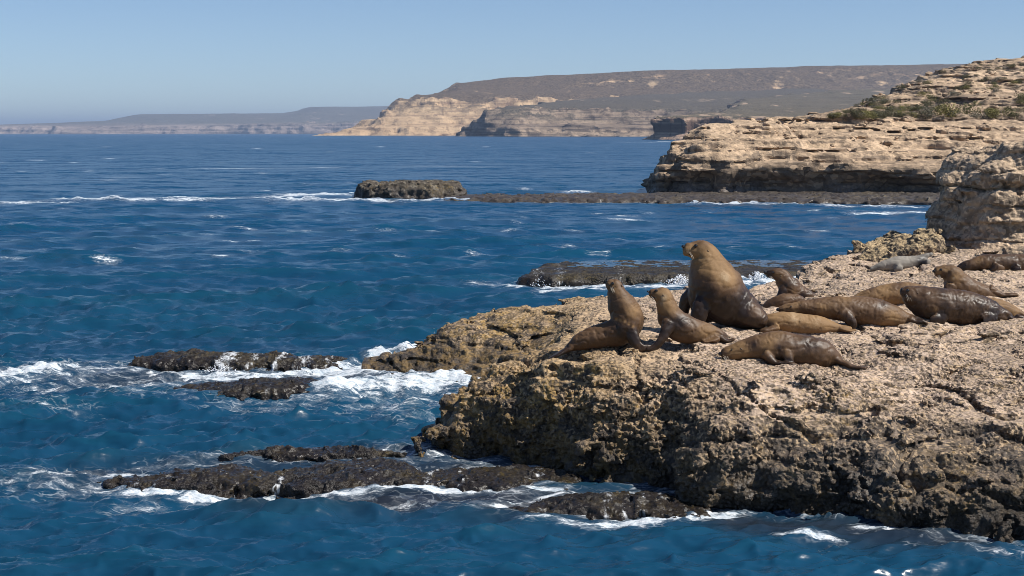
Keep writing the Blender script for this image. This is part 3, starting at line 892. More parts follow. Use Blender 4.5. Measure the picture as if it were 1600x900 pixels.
for s in [
    # far breakers on the reef
    ([(15, 317), (95, 318)], 0.9, .95, .18), ([(105, 314), (200, 314), (310, 315)], 1.3, 1.0, .42), ([(170, 312), (430, 309), (555, 303)], 1.0, .9, .2),
    ([(440, 313), (600, 315), (745, 315)], 1.2, 1.0, .38), ([(430, 307), (560, 306)], .9, .85, .15), ([(870, 318), (960, 319)], .6, .6, .1),
    ([(1085, 319), (1250, 321), (1480, 326)], .8, .95, .22), ([(1090, 317), (1200, 319)], .6, .9, .3), ([(1350, 333), (1480, 331)], .9, .95, .15), ([(890, 301), (912, 301)], .8, 1, .3),
    ([(985, 223), (1055, 222)], 9, 1.0, 1.2), ([(300, 264), (470, 263), (520, 262)], 1.8, .75, .05), ([(640, 260), (820, 259)], 1.8, .6, .0), ([(180, 277), (285, 276)], 1.2, .55, .0),
    ([(960, 342), (1000, 345)], .5, .8, .08), ([(360, 377), (390, 377)], .35, .85, .08), ([(200, 388), (235, 386)], .3, .75, .05), ([(1200, 359), (1212, 358)], .3, .7, .05), ([(25, 390), (60, 390)], .3, .6, .05),
    ([(640, 213), (1000, 214)], 14, .5, .3),
    # flat ledge behind the animals
    ([(745, 443), (830, 447)], .35, .7, .04), ([(830, 449), (930, 450), (1075, 449)], .35, .95, .10), ([(850, 456), (960, 455), (1060, 452)], .35, .8, .08), ([(1000, 442), (1070, 440)], .4, 1, .3),
    ([(1150, 447), (1240, 446)], .5, 1, .18), ([(1150, 443), (1205, 441)], .4, 1, .3),
    # middle ledges
    ([(-20, 592), (40, 588), (95, 580)], .5, 1.0, .20), ([(60, 582), (200, 580), (330, 590)], .45, .6, .04), ([(60, 602), (190, 605), (270, 608)], .32, .72, .08), ([(0, 575), (210, 572)], .5, .4, 0),
    ([(300, 584), (420, 586), (560, 582)], .35, .95, .1), ([(380, 570), (520, 572), (620, 574), (690, 568)], .65, .97, .12), ([(500, 585), (600, 588)], .5, .85, .06),
    ([(600, 562), (660, 556), (700, 552)], .5, 1.0, .3), ([(520, 614), (600, 612), (680, 606), (750, 598)], .5, 1.0, .22), ([(600, 600), (750, 592)], .4, .95, .15), ([(480, 620), (620, 624), (720, 618)], .35, .65, .04),
    ([(600, 640), (700, 634)], .4, .6, .02), ([(170, 620), (420, 622)], .35, .42, 0), ([(640, 656), (700, 650)], .3, .5, 0),
    # long near ledge
    ([(60, 748), (130, 742), (190, 752)], .35, .66, .03), ([(120, 765), (200, 768)], .25, .7, .02), ([(190, 768), (300, 770), (420, 767)], .16, .85, .03), ([(420, 768), (560, 770), (700, 766), (880, 769)], .15, .85, .03),
    ([(300, 778), (450, 776)], .14, .62, 0), ([(400, 784), (540, 776), (640, 780)], .12, .6, 0), ([(230, 728), (330, 724)], .25, .55, .02), ([(560, 712), (660, 708), (850, 716)], .45, .62, .02),
    ([(640, 700), (720, 704)], .2, .6, 0), ([(840, 730), (700, 726)], .3, .55, 0), ([(330, 722), (420, 708), (640, 702)], .14, .6, 0),
    ([(0, 590), (150, 590), (300, 588)], 1.1, .52, 0), ([(300, 592), (500, 590), (720, 580)], 1.3, .60, .02), ([(400, 628), (600, 632), (700, 626)], .8, .5, 0), ([(560, 600), (740, 604)], .7, .8, .08),
    ([(40, 755), (160, 752)], .7, .52, 0), ([(200, 782), (420, 788), (640, 786)], .35, .5, 0), ([(520, 714), (700, 712), (860, 722)], .5, .62, 0), ([(640, 760), (860, 778), (780, 792)], .4, .5, 0),
    ([(760, 790), (900, 795), (1100, 790)], .4, .55, 0), ([(0, 640), (140, 644)], .3, .45, 0),
    # by the small ledge and the platform foot
    ([(780, 790), (900, 774), (1070, 772)], .18, .72, .02), ([(740, 800), (830, 803)], .12, .62, 0), ([(830, 817), (960, 820), (1090, 812), (1165, 802)], .13, .95, .05), ([(1085, 806), (1160, 803)], .12, 1, .08),
    ([(960, 772), (1080, 788)], .14, .6, 0), ([(920, 826), (1010, 828)], .09, .55, 0), ([(1165, 802), (1240, 800), (1310, 818)], .10, .62, .07), ([(1215, 838), (1310, 843)], .09, .72, .02),
    ([(1340, 830), (1420, 836), (1500, 850)], .10, .66, .02), ([(1420, 850), (1500, 856), (1600, 868)], .08, .55, .01), ([(1500, 838), (1600, 845)], .1, .5, 0), ([(1560, 850), (1620, 862)], .1, .45, .01),
]:
    stroke(*s)
rw = np.random.RandomState(11)
for k in range(130):                                      # scattered small whitecaps
    px, py = rw.uniform(-100, 1300), 228 + 190 * rw.rand() ** 1.3
    w = 5 + 20 * rw.rand()
    dist = g2(px, py)[1]
    stroke([(px, py), (px + w, py + rw.uniform(-1, 1))], 0.08 + 0.0026 * dist, 0.5 + 0.4 * rw.rand(), 0.03)
edge = np.full(SX.shape, 99.0)
for poly in ROCK_POLYS:
    xs_, ys_ = [p[0] for p in poly], [p[1] for p in poly]
    m = (SX > min(xs_) - 3) & (SX < max(xs_) + 3) & (SY > min(ys_) - 3) & (SY < max(ys_) + 3)
    if m.any():
        d = -poly_dist(SX[m], SY[m], poly)
        edge[m] = np.minimum(edge[m], d)
scale_e = 0.16 + 0.004 * SY
foam = np.maximum(foam, 0.62 * np.exp(-np.clip(edge, 0, 99) / scale_e) * (SY < 160))
calm = 1 - 0.55 * np.exp(-np.clip(edge, 0, 99) / 0.8)
reef = np.zeros_like(SX)
for pts, wd, st in [([(430, 790), (600, 782), (800, 778)], .5, .9), ([(640, 740), (860, 735)], .8, 1.0), ([(820, 790), (1080, 785)], .7, 1.0), ([(1150, 815), (1500, 845)], .4, .8),
                    ([(150, 745), (420, 725), (640, 712)], .6, .6), ([(200, 590), (560, 590), (740, 590)], .9, .6)]:
    f0, l0 = foam.copy(), lift.copy()
    foam[:] = 0
    stroke(pts, wd, st)
    reef = np.maximum(reef, foam)
    foam, lift = f0, l0
flat_p = np.stack([SX.ravel(), SY.ravel(), np.zeros(SX.size)], 1)
wrp = 0.25 * fbm(flat_p / 1.3, 2, 15)
chop = 0
for amp_, lx, ly, rot, sd in ((0.085, 1.5, 0.66, 0.2, 4), (0.064, 0.95, 0.42, -0.2, 1), (0.040, 0.52, 0.23, 0.3, 2), (0.020, 0.30, 0.13, 0.1, 3)):
    ca_, sa_ = math.cos(rot), math.sin(rot)
    q_ = np.stack([(SX.ravel() * ca_ + SY.ravel() * sa_ + wrp) / lx, (-SX.ravel() * sa_ + SY.ravel() * ca_ + wrp * .6) / ly, np.full(SX.size, 0.37 * sd)], 1)
    rg_ = 1 - np.minimum(np.abs(perlin(q_, 80 + sd)) * 2.2, 1.0)
    ok = 1 - sstep(0.35, 0.9, rowstep.ravel() / ly)
    chop = chop + amp_ * (rg_ ** 1.6 - 0.45) * ok
SZ = Hh * gain * calm + lift + chop.reshape(SX.shape) * (0.4 + 0.6 * calm) * gain
sverts = np.stack([(SX + DX * gain * calm), (SY + DY * gain * calm), SZ], -1).reshape(-1, 3)
nr, nc = SX.shape
ids = np.arange(nr * nc).reshape(nr, nc)
squads = np.stack([ids[:-1, :-1], ids[:-1, 1:], ids[1:, 1:], ids[1:, :-1]], -1).reshape(-1, 4)
crest = np.clip(Hh * gain * 9 - 0.35, 0, 1)

msea, nt, out = mat_new("sea_water")
t = NT(nt)
geo = t.n("ShaderNodeNewGeometry")
pos = geo.outputs["Position"]
v1 = t.mapping(pos, (0.42, 1.0, 1.0), (0, 0, 0.2))
v2 = t.mapping(pos, (0.42, 1.0, 1.0), (0, 0, -0.25))
n1 = t.noise(v1, 0.22, 3, 0.5)
n2 = t.noise(v2, 0.95, 3, 0.55, 0.3)
n3 = t.noise(v1, 4.2, 4, 0.6, 0.4)
n4 = t.noise(v2, 15.0, 3, 0.6)


def slope(vec, scale, detail, amp):
    x = t.n("ShaderNodeTexNoise")
    t.put(x.inputs["Vector"], vec)
    x.inputs["Scale"].default_value = scale
    x.inputs["Detail"].default_value = detail
    x.inputs["Roughness"].default_value = 0.6
    s1 = t.n("ShaderNodeVectorMath", operation='SUBTRACT')
    t.put(s1.inputs[0], x.outputs["Color"])
    s1.inputs[1].default_value = (0.5, 0.5, 0.5)
    s2 = t.n("ShaderNodeVectorMath", operation='MULTIPLY')
    t.put(s2.inputs[0], s1.outputs[0])
    s2.inputs[1].default_value = (amp * 0.7, amp, 0.0)
    return s2.outputs[0]


def vadd(a, b):
    x = t.n("ShaderNodeVectorMath", operation='ADD')
    t.put(x.inputs[0], a)
    t.put(x.inputs[1], b)
    return x.outputs[0]


far = t.attr("lost")
sw = vadd(slope(v1, 0.13, 3, 0.9), vadd(slope(v2, 0.5, 3, 1.5), slope(v1, 2.0, 3, 1.2)))
sc_ = t.n("ShaderNodeVectorMath", operation='SCALE')
t.put(sc_.inputs[0], sw)
t.put(sc_.inputs["Scale"], far)
rip = vadd(slope(v1, 3.0, 4, 0.7), slope(v2, 11.0, 3, 0.65))
nv = vadd(vadd(geo.outputs["Normal"], rip), sc_.outputs[0])
nn_ = t.n("ShaderNodeVectorMath", operation='NORMALIZE')
t.put(nn_.inputs[0], nv)
b3 = nn_.outputs[0]
fo = t.attr("foam")
rf = t.attr("reef")
deep = t.mix(t.smooth(t.noise(pos, 0.06, 3, 0.5), 0.35, 0.65), (0.005, 0.040, 0.086), (0.0055, 0.050, 0.100))
deep = t.mix(t.smooth(t.attr("lost"), 0.4, 1.0), deep, (0.005, 0.048, 0.112))
deep = t.mix(t.math('MULTIPLY', t.attr("crest"), 0.3), deep, (0.004, 0.058, 0.09))
deep = t.mix(t.math('MULTIPLY', rf, 0.75), deep, (0.020, 0.014, 0.012))
wat = t.n("ShaderNodeBsdfPrincipled")
t.put(wat.inputs["Base Color"], deep)
t.put(wat.inputs["Roughness"], t.smooth(far, 0.0, 1.0, 0.23, 0.25))
t.put(wat.inputs["Specular IOR Level"], t.smooth(far, 0.2, 1.0, 0.44, 0.17))
wat.inputs["IOR"].default_value = 1.333
t.put(wat.inputs["Normal"], b3)
fv = t.mapping(pos, (0.55, 1.25, 1.0), (0, 0, 0.08))
fn1 = t.noise(fv, 2.6, 7, 0.68, 1.1)
fn2 = t.noise(fv, 11.0, 6, 0.7, 0.8)
fnn = t.math('ADD', t.math('MULTIPLY', fn1, 0.7), t.math('MULTIPLY', fn2, 0.3))
wv = t.n("ShaderNodeVectorMath", operation='ADD')
t.put(wv.inputs[0], t.mapping(pos, (1.2, 2.6, 0.0), (0, 0, 0.1)))
wn_ = t.n("ShaderNodeTexNoise")
t.put(wn_.inputs["Vector"], pos)
wn_.inputs["Scale"].default_value = 2.5
t.put(wv.inputs[1], wn_.outputs["Color"])
lace = t.voro(wv.outputs[0], 2.4, 'DISTANCE_TO_EDGE')
th_ = t.math('SUBTRACT', 0.765, t.math('MULTIPLY', fo, 0.36))
mask = t.smooth(t.math('SUBTRACT', fnn, th_), -0.03, 0.10)
mask = t.math('MULTIPLY', mask, t.smooth(fo, 0.05, 0.25))
wash = t.math('MULTIPLY', t.smooth(t.math('SUBTRACT', fnn, th_), -0.14, 0.10), t.math('MULTIPLY', t.smooth(fo, 0.1, 0.5), 0.20))
lc = t.math('MULTIPLY', t.smooth(lace, 0.10, 0.0), t.math('MULTIPLY', t.smooth(fo, 0.12, 0.45), t.smooth(fn1, 0.42, 0.6)))
mask = t.math('MAXIMUM', t.math('MULTIPLY', mask, 0.92), t.math('MAXIMUM', wash, t.math('MULTIPLY', lc, 0.4)))
fm = t.n("ShaderNodeBsdfPrincipled")
t.put(fm.inputs["Base Color"], t.mix(t.smooth(fn2, 0.3, 0.7), (0.42, 0.52, 0.60), (0.85, 0.87, 0.89)))
fm.inputs["Roughness"].default_value = 0.7
t.put(fm.inputs["Normal"], t.bump(fnn, 0.9, 0.12))
mx = t.n("ShaderNodeMixShader")
t.put(mx.inputs[0], mask)
nt.links.new(wat.outputs[0], mx.inputs[1])
nt.links.new(fm.outputs[0], mx.inputs[2])
nt.links.new(mx.outputs[0], out.inputs["Surface"])
add("sea", mesh_np("sea", sverts, squads, {"foam": foam.ravel(), "reef": reef.ravel(), "crest": crest.ravel(), "lost": np.sqrt(lost / all_a).ravel()}), msea, kind="structure",
    label="deep blue choppy sea with white foam round the reefs")

# thin sheet of water lying on the flat ledge behind the animals
film_v, film_q = [], []
fx = np.linspace(sx(885, 430), sx(1330, 430), 120)
fy = np.linspace(g2(900, 432)[1], g2(900, 419)[1] + 1.2, 24)
FX, FY = np.meshgrid(fx, fy, indexing='ij')
FZ = 0.355 + 0.01 * fbm(np.stack([FX.ravel() * 1.5, FY.ravel() * 2, FX.ravel() * 0], 1), 2, 4).reshape(FX.shape)
fid = np.arange(FX.size).reshape(FX.shape)
fq = np.stack([fid[:-1, :-1], fid[1:, :-1], fid[1:, 1:], fid[:-1, 1:]], -1).reshape(-1, 4)
fpoly = [g2(880, 437), g2(960, 438), g2(1150, 436), g2(1320, 434), g2(1330, 422), g2(1150, 421), g2(960, 421), g2(890, 424)]
fq = fq[poly_dist(FX + 0.3 * np.sin(FY * 5), FY + 0.15 * np.sin(FX * 3), fpoly).ravel()[fq[:, 0]] > 0]
add("water_film", mesh_np("water_film", np.stack([FX, FY, FZ], -1).reshape(-1, 3), fq, {"foam": np.full(FX.size, .35), "reef": np.zeros(FX.size), "crest": np.zeros(FX.size), "lost": np.full(FX.size, .25)}),
    msea, kind="structure", label="thin sheet of water lying on the flat ledge")
bpy.data.meshes.remove(pool_me)

# splash where the swell meets the platform lobe
mspray, nt, out = mat_new("white_spray")
t = NT(nt)
b = t.n("ShaderNodeBsdfPrincipled")
b.inputs["Base Color"].default_value = (0.85, 0.87, 0.9, 1)
b.inputs["Roughness"].default_value = 0.6
nt.links.new(b.outputs[0], out.inputs["Surface"])
ico_v = np.array([(0, 0, 1), (0.9, 0, 0), (0, 0.9, 0), (-0.9, 0, 0), (0, -0.9, 0), (0, 0, -1)])
ico_f = np.array([(0, 1, 2), (0, 2, 3), (0, 3, 4), (0, 4, 1), (5, 2, 1), (5, 3, 2), (5, 4, 3), (5, 1, 4)])
rp = np.random.RandomState(5)
sv_, sf_ = [], []


def drops(px, py, n, spread, hmax, size):
    c = G(px, py)
    for k in range(n):
        hgt = hmax * rp.rand() ** 2.2
        w = spread * (1.15 - hgt / hmax)
        p = c + np.array([rp.normal() * w * .55 + 0.15 * hgt, rp.normal() * w * .35, hgt])
        r = size * (0.35 + rp.rand() ** 2) * (1.3 - hgt / hmax * .6)
        sf_.append(ico_f + len(sv_) * 6)
        sv_.append(ico_v * r * np.array([1.2, 1.0, .85]) + p)


drops(680, 566, 900, .42, .55, .020)
drops(660, 568, 500, .55, .28, .018)
drops(672, 570, 120, .3, .85, .012)
drops(745, 604, 300, .3, .2, .016)
drops(640, 606, 260, .7, .12, .014)
drops(340, 580, 260, .3, .2, .013)
drops(1060, 446, 500, .5, .38, .028)
drops(1180, 444, 500, .6, .42, .028)
drops(850, 446, 200, .5, .3, .022)
add("spray", mesh_np("spray", np.concatenate(sv_), np.concatenate(sf_)), mspray, kind="stuff", label="white spray and droplets thrown up where swell hits rock")

# ------------------------------------------------------------------ sea lions
def coat_material(name, dark, brown, tan, pale):
    m, nt, out = mat_new(name)
    t = NT(nt)
    tc = t.n("ShaderNodeTexCoord")
    o = tc.outputs["Object"]
    c = t.attr("coat")
    n1 = t.noise(o, 3.2, 4, 0.6)
    n2 = t.noise(o, 11.0, 4, 0.65)
    n3 = t.noise(t.mapping(o, (1.0, 1.0, 0.35)), 90.0, 3, 0.75)
    c = t.math('ADD', c, t.math('ADD', t.math('MULTIPLY', t.math('SUBTRACT', n1, 0.5), 0.6), t.math('MULTIPLY', t.math('SUBTRACT', n2, 0.5), 0.35)))
    c = t.math('ADD', c, t.math('MULTIPLY', t.math('SUBTRACT', n3, 0.5), 0.5))
    col = t.mix(t.smooth(c, 0.05, 0.5), dark, brown)
    col = t.mix(t.smooth(c, 0.45, 0.95), col, tan)
    col = t.mix(t.smooth(c, 1.0, 1.5), col, pale)
    b = t.n("ShaderNodeBsdfPrincipled")
    t.put(b.inputs["Base Color"], col)
    t.put(b.inputs["Roughness"], t.smooth(c, 0.1, 0.9, 0.40, 0.72))
    b.inputs["Specular IOR Level"].default_value = 0.34
    b.inputs["Sheen Weight"].default_value = 0.05
    b.inputs["Sheen Roughness"].default_value = 0.4
    b.inputs["Sheen Tint"].default_value = (0.9, 0.7, 0.45, 1)
    h = t.math('ADD', t.math('MULTIPLY', n3, 0.35), t.math('MULTIPLY', n2, 0.35))
    t.put(b.inputs["Normal"], t.bump(h, 0.4, 0.015))
    nt.links.new(b.outputs[0], out.inputs["Surface"])
    return m


def plain(name, col, rough, spec=0.5):
    m, nt, out = mat_new(name)
    t = NT(nt)
    b = t.n("ShaderNodeBsdfPrincipled")
    tc = t.n("ShaderNodeTexCoord")
    t.put(b.inputs["Base Color"], t.mix(t.noise(tc.outputs["Object"], 60.0, 3), tuple(c * 0.7 for c in col), tuple(min(1, c * 1.3) for c in col)))
    b.inputs["Roughness"].default_value = rough
    b.inputs["Specular IOR Level"].default_value = spec
    nt.links.new(b.outputs[0], out.inputs["Surface"])
    return m


M_COAT = coat_material("sea_lion_coat", (0.022, 0.013, 0.009), (0.098, 0.054, 0.026), (0.225, 0.132, 0.057), (0.45, 0.33, 0.20))
M_GREYCOAT = coat_material("grey_sea_lion_coat", (0.04, 0.036, 0.036), (0.12, 0.108, 0.095), (0.25, 0.225, 0.19), (0.38, 0.345, 0.30))
M_EYE = plain("dark_wet_eye", (0.006, 0.005, 0.005), 0.12, 0.8)
M_NOSE = plain("black_nose_skin", (0.010, 0.008, 0.008), 0.35)
M_WHISK = plain("pale_whisker", (0.55, 0.48, 0.38), 0.5)
M_EARM = plain("ear_skin", (0.11, 0.07, 0.04), 0.6)


def catmull(pts, sub):
    p = np.array(pts, float)
    p = np.vstack([2 * p[0] - p[1], p, 2 * p[-1] - p[-2]])
    out = []
    for i in range(1, len(p) - 2):
        for k in range(sub):
            u = k / sub
            out.append(0.5 * (2 * p[i] + (p[i + 1] - p[i - 1]) * u + (2 * p[i - 1] - 5 * p[i] + 4 * p[i + 1] - p[i + 2]) * u * u
                              + (3 * p[i] - p[i - 1] - 3 * p[i + 1] + p[i + 2]) * u ** 3))
    out.append(p[-2])
    return np.array(out)


def tube(cen, rn, rb, nseg=20):
    """Closed tapering tube round a 3-D centre line; rn across the line in the upright plane, rb across it in depth."""
    n = len(cen)
    tan = np.gradient(cen, axis=0)
    tan /= np.linalg.norm(tan, axis=1)[:, None] + 1e-9
    yax = np.array([0, 1.0, 0])
    B = yax[None, :] - tan * (tan @ yax)[:, None]
    B /= np.linalg.norm(B, axis=1)[:, None] + 1e-9
    N = np.cross(tan, B)
    ang = np.linspace(0, 2 * math.pi, nseg, endpoint=False)
    ring = cen[:, None, :] + N[:, None, :] * (rn[:, None] * np.cos(ang))[:, :, None] + B[:, None, :] * (rb[:, None] * np.sin(ang))[:, :, None]
    v = np.vstack([ring.reshape(-1, 3), cen[0] - tan[0] * rn[0] * 0.4, cen[-1] + tan[-1] * rn[-1] * 0.4])
    f = []
    for i in range(n - 1):
        for k in range(nseg):
            k2 = (k + 1) % nseg
            f.append((i * nseg + k, i * nseg + k2, (i + 1) * nseg + k2, (i + 1) * nseg + k))
    a, b = n * nseg, n * nseg + 1
    for k in range(nseg):
        k2 = (k + 1) % nseg
        f.append((a, k2, k))
        f.append((b, (n - 1) * nseg + k, (n - 1) * nseg + k2))
    return v, f


def project(v):
    d = v - EYE
    dep = d @ FWD
    return 800 + FPX * d[:, 0] / dep, 450 - FPX * (d @ UPV) / dep


def solid_of(parts, voxel, smooth):
    vs, fs, off = [], [], 0
    for v, f in parts:
        vs.append(v)
        fs += [tuple(i + off for i in q) for q in f]
        off += len(v)
    me = bpy.data.meshes.new("tmp")
    me.from_pydata([tuple(x) for x in np.vstack(vs)], [], fs)
    o = bpy.data.objects.new("tmp", me)
    COL.objects.link(o)
    r = o.modifiers.new("r", 'REMESH')
    r.mode = 'VOXEL'
    r.voxel_size = voxel
    sm = o.modifiers.new("s", 'SMOOTH')
    sm.factor = 0.5
    sm.iterations = smooth
    d = bpy.context.evaluated_depsgraph_get()
    ev = o.evaluated_get(d)
    m2 = bpy.data.meshes.new_from_object(ev)
    bpy.data.objects.remove(o)
    bpy.data.meshes.remove(me)
    return m2


def blob(c, r, nu=10, nv=7, sq=(1, 1, 1)):
    v, f = [], []
    for i in range(1, nv):
        for k in range(nu):
            th, ph = math.pi * i / nv, 2 * math.pi * k / nu
            v.append((c[0] + r * sq[0] * math.sin(th) * math.cos(ph), c[1] + r * sq[1] * math.sin(th) * math.sin(ph), c[2] + r * sq[2] * math.cos(th)))
    n = len(v)
    v += [(c[0], c[1], c[2] + r * sq[2]), (c[0], c[1], c[2] - r * sq[2])]
    for i in range(nv - 2):
        for k in range(nu):
            k2 = (k + 1) % nu
            f.append((i * nu + k, i * nu + k2, (i + 1) * nu + k2, (i + 1) * nu + k))
    for k in range(nu):
        k2 = (k + 1) % nu
        f.append((n, k2, k))
        f.append((n + 1, (nv - 2) * nu + k, (nv - 2) * nu + k2))
    return np.array(v), f


def small_mesh(name, v, f, mat, parent, origin):
    me = bpy.data.meshes.new(name)
    me.from_pydata([tuple(np.array(x) - origin) for x in v], [], f)
    me.polygons.foreach_set("use_smooth", [True] * len(me.polygons))
    return add(name, me, mat, parent)


def sea_lion(label, contact, spine, flippers=(), eye=None, eye_r=0.020, nose=None, ear=None, mouth=None, whisk=None, coat=0.4, spots=(), fat=1.0, mat=None, voxel=0.017,
             rib=(), sink=0.05):
    hit = PLAT.ray_cast(Vector(EYE), Vector(ray(*contact)).normalized())[0]
    sp = np.array([(p[0], p[1], p[2], p[3] if len(p) > 3 else 0.0, p[4] if len(p) > 4 else fat) for p in spine], float)
    rmax = sp[:, 2].max() * hit.y / FPX
    D = hit.y + 0.55 * rmax * fat
    mpp = D / FPX * 1.005                      # metres per photo pixel at the animal
    c = catmull(sp, 7)
    cen = np.array([P(q[0], q[1], D) + np.array([0, q[3], 0]) for q in c])

    def ground(x, y):
        h = PLAT.ray_cast(Vector((x, y, 6.0)), Vector((0, 0, -1)))[0]
        return h.z if h else None
    # settle the trunk on the rock
    r_m = np.maximum(c[:, 2], 1.2) * mpp
    gaps = [(cen[k][2] - r_m[k]) - ground(cen[k][0], cen[k][1]) for k in range(len(cen)) if c[k, 2] > 0.4 * c[:, 2].max() and ground(cen[k][0], cen[k][1])]
    lying = sp[:, 1].max() - sp[:, 1].min() < 45
    dz = float(np.clip(-sink - np.percentile(gaps, 42 if lying else 6), -0.09 if not lying else -0.14, 0.14))
    cen = cen + np.array([0, 0, dz])
    parts = [tube(cen, r_m, r_m * c[:, 4], 24)]
    for fl in flippers:                         # px, py, offset in depth (m), half width (px), thickness (px); flat = lying on the ground
        pts, flat = fl
        k = catmull(np.array(pts, float), 6)
        fc = np.array([P(q[0], q[1], D) + np.array([0, q[2], dz]) for q in k])
        wd, tk = np.maximum(k[:, 3], 0.8) * mpp, np.maximum(k[:, 4], 1.3) * mpp
        for m_ in range(len(fc)):
            gz = ground(fc[m_][0], fc[m_][1])
            low_r = tk[m_] if flat else 0.35 * wd[m_]
            if gz is not None and fc[m_][2] < gz + low_r:
                fc[m_][2] = gz + low_r
        parts.append(tube(fc, tk if flat else wd, wd if flat else tk, 16))
    me = solid_of(parts, voxel, 3)
    n = len(me.vertices)
    v = np.empty(n * 3, np.float32)
    me.vertices.foreach_get("co", v)
    v = v.reshape(-1, 3).astype(float)
    # skin folds and muscle
    nv_ = np.empty(n * 3, np.float32)
    me.vertices.foreach_get("normal", nv_)
    nv_ = nv_.reshape(-1, 3)
    v += nv_ * (0.011 * perlin(v / 0.16, 71) + 0.006 * perlin(v / 0.07, 72) + 0.02 * perlin(v / 0.4, 73))[:, None]
    ii_ = np.argmin(((v[:, None, [0, 2]] - cen[None, :, [0, 2]]) ** 2).sum(-1), axis=1)
    arc = np.concatenate([[0], np.cumsum(np.linalg.norm(np.diff(cen, axis=0), axis=1))])[ii_]
    ang_ = np.arctan2(v[:, 1] - cen[ii_, 1], v[:, 2] - cen[ii_, 2])
    fold = np.clip(1 - np.abs(perlin(np.stack([(arc + 0.35 * v[:, 0]) * 6.5, ang_ * 0.9, v[:, 2] * 1.5], 1), 77)) / 0.16, 0, 1)
    v -= nv_ * (0.010 * fold)[:, None]
    px, py = project(v)
    py = py + dz / mpp
    co = np.full(n, float(coat) + 0.0)
    for (a, b, r, dlt) in spots:
        co += dlt * np.exp(-(((px - a) / r) ** 2 + ((py - b) / r) ** 2))
    for fl in flippers:
        if max(q[4] for q in fl[0]) > 15:
            continue
        k = catmull(np.array(fl[0], float), 6)
        fc = np.array([P(q[0], q[1], D) + np.array([0, q[2], dz]) for q in k])[len(k) // 4:]
        dd = np.sqrt(((v[:, None, :] - fc[None]) ** 2).sum(-1)) - (np.maximum(k[:, 3], k[:, 4]) * mpp)[None, len(k) // 4:]
        co -= 0.24 * (1 - sstep(-0.02, 0.06, dd.min(axis=1)))
    org = np.array([v[:, 0].mean(), v[:, 1].mean(), np.percentile(v[:, 2], 2)])
    me.vertices.foreach_set("co", (v - org).astype(np.float32).ravel())
    at = me.attributes.new("coat", 'FLOAT', 'POINT')
    at.data.foreach_set("value", co.astype(np.float32))
    me.polygons.foreach_set("use_smooth", [True] * len(me.polygons))
    me.update()
    me.name = "sea_lion"
    me.materials.clear()
    root = bpy.data.objects.new("sea_lion", None)
    COL.objects.link(root)
    root.location = org
    root.empty_display_size = 0.2
    root["label"], root["category"], root["group"] = label, "sea lion", "sea lions resting on the rock platform"
    add("body", me, mat or M_COAT, root)
    bvh = BVHTree.FromPolygons([Vector(x) for x in v], [tuple(p.vertices) for p in me.polygons])

    def on(px_, py_):
        h = bvh.ray_cast(Vector(EYE), Vector(ray(px_, py_ - dz / mpp)).normalized())
        return np.array(h[0]) if h[0] else None

    def both(px_, py_):
        a = on(px_, py_)
        if a is None:
            return []
        h = bvh.ray_cast(Vector((a[0], a[1] + 3, a[2])), Vector((0, -1, 0)))[0]
        return [(a, -1), (np.array(h), 1)] if h else [(a, -1)]
    if eye:
        for a, sd in both(*eye):
            small_mesh("eye", *blob(a + np.array([0, -sd * -0.3 * eye_r, 0]), eye_r, sq=(1.1, .8, .9)), M_EYE, root, org)
    if ear:
        for a, sd in both(*ear):
            b2 = a + np.array([0.035, sd * 0.012, -0.028])
            k = np.linspace(0, 1, 6)[:, None]
            small_mesh("ear", *tube(a * (1 - k) + b2 * k, np.array([.006, .011, .012, .011, .008, .003]), np.array([.006, .010, .010, .009, .006, .003]), 8), M_EARM, root, org)
    if nose:
        px_, py_, r = nose
        c0 = P(px_, py_ - dz / mpp, D)
        ys_ = cen[-1][1]
        small_mesh("nose", *blob(np.array([c0[0], ys_, c0[2]]), r * mpp, sq=(1.0, 1.3, .8)), M_NOSE, root, org)
    if mouth:
        pts = [on(*m_) for m_ in mouth]
        pts = [p for p in pts if p is not None]
        if len(pts) > 1:
            pl = catmull(np.array(pts), 4)
            rr_ = np.full(len(pl), 0.006)
            small_mesh("mouth", *tube(pl, rr_, rr_, 6), M_NOSE, root, org)
    if whisk:
        vs, fs = [], []
        for a, sd in both(*whisk):
            for k in range(7):
                s0 = a + np.array([rp.uniform(-.03, .03), 0, rp.uniform(-.025, .02)])
                ln = rp.uniform(.08, .15)
                e = s0 + np.array([rp.uniform(0.02, .06), sd * ln * .55, -ln * .75])
                m_ = (s0 + e) / 2 + np.array([0, sd * .025, .012])
                u = np.linspace(0, 1, 6)[:, None]
                cl = (1 - u) ** 2 * s0 + 2 * u * (1 - u) * m_ + u * u * e
                tv, tf = tube(cl, np.linspace(.0024, .0008, 6), np.linspace(.0024, .0008, 6), 5)
                fs += [tuple(i + len(vs) for i in q) for q in tf]
                vs += list(tv)
        if vs:
            o = small_mesh("whiskers", vs, fs, M_WHISK, root, org)
            o["kind"] = "stuff"
    return root


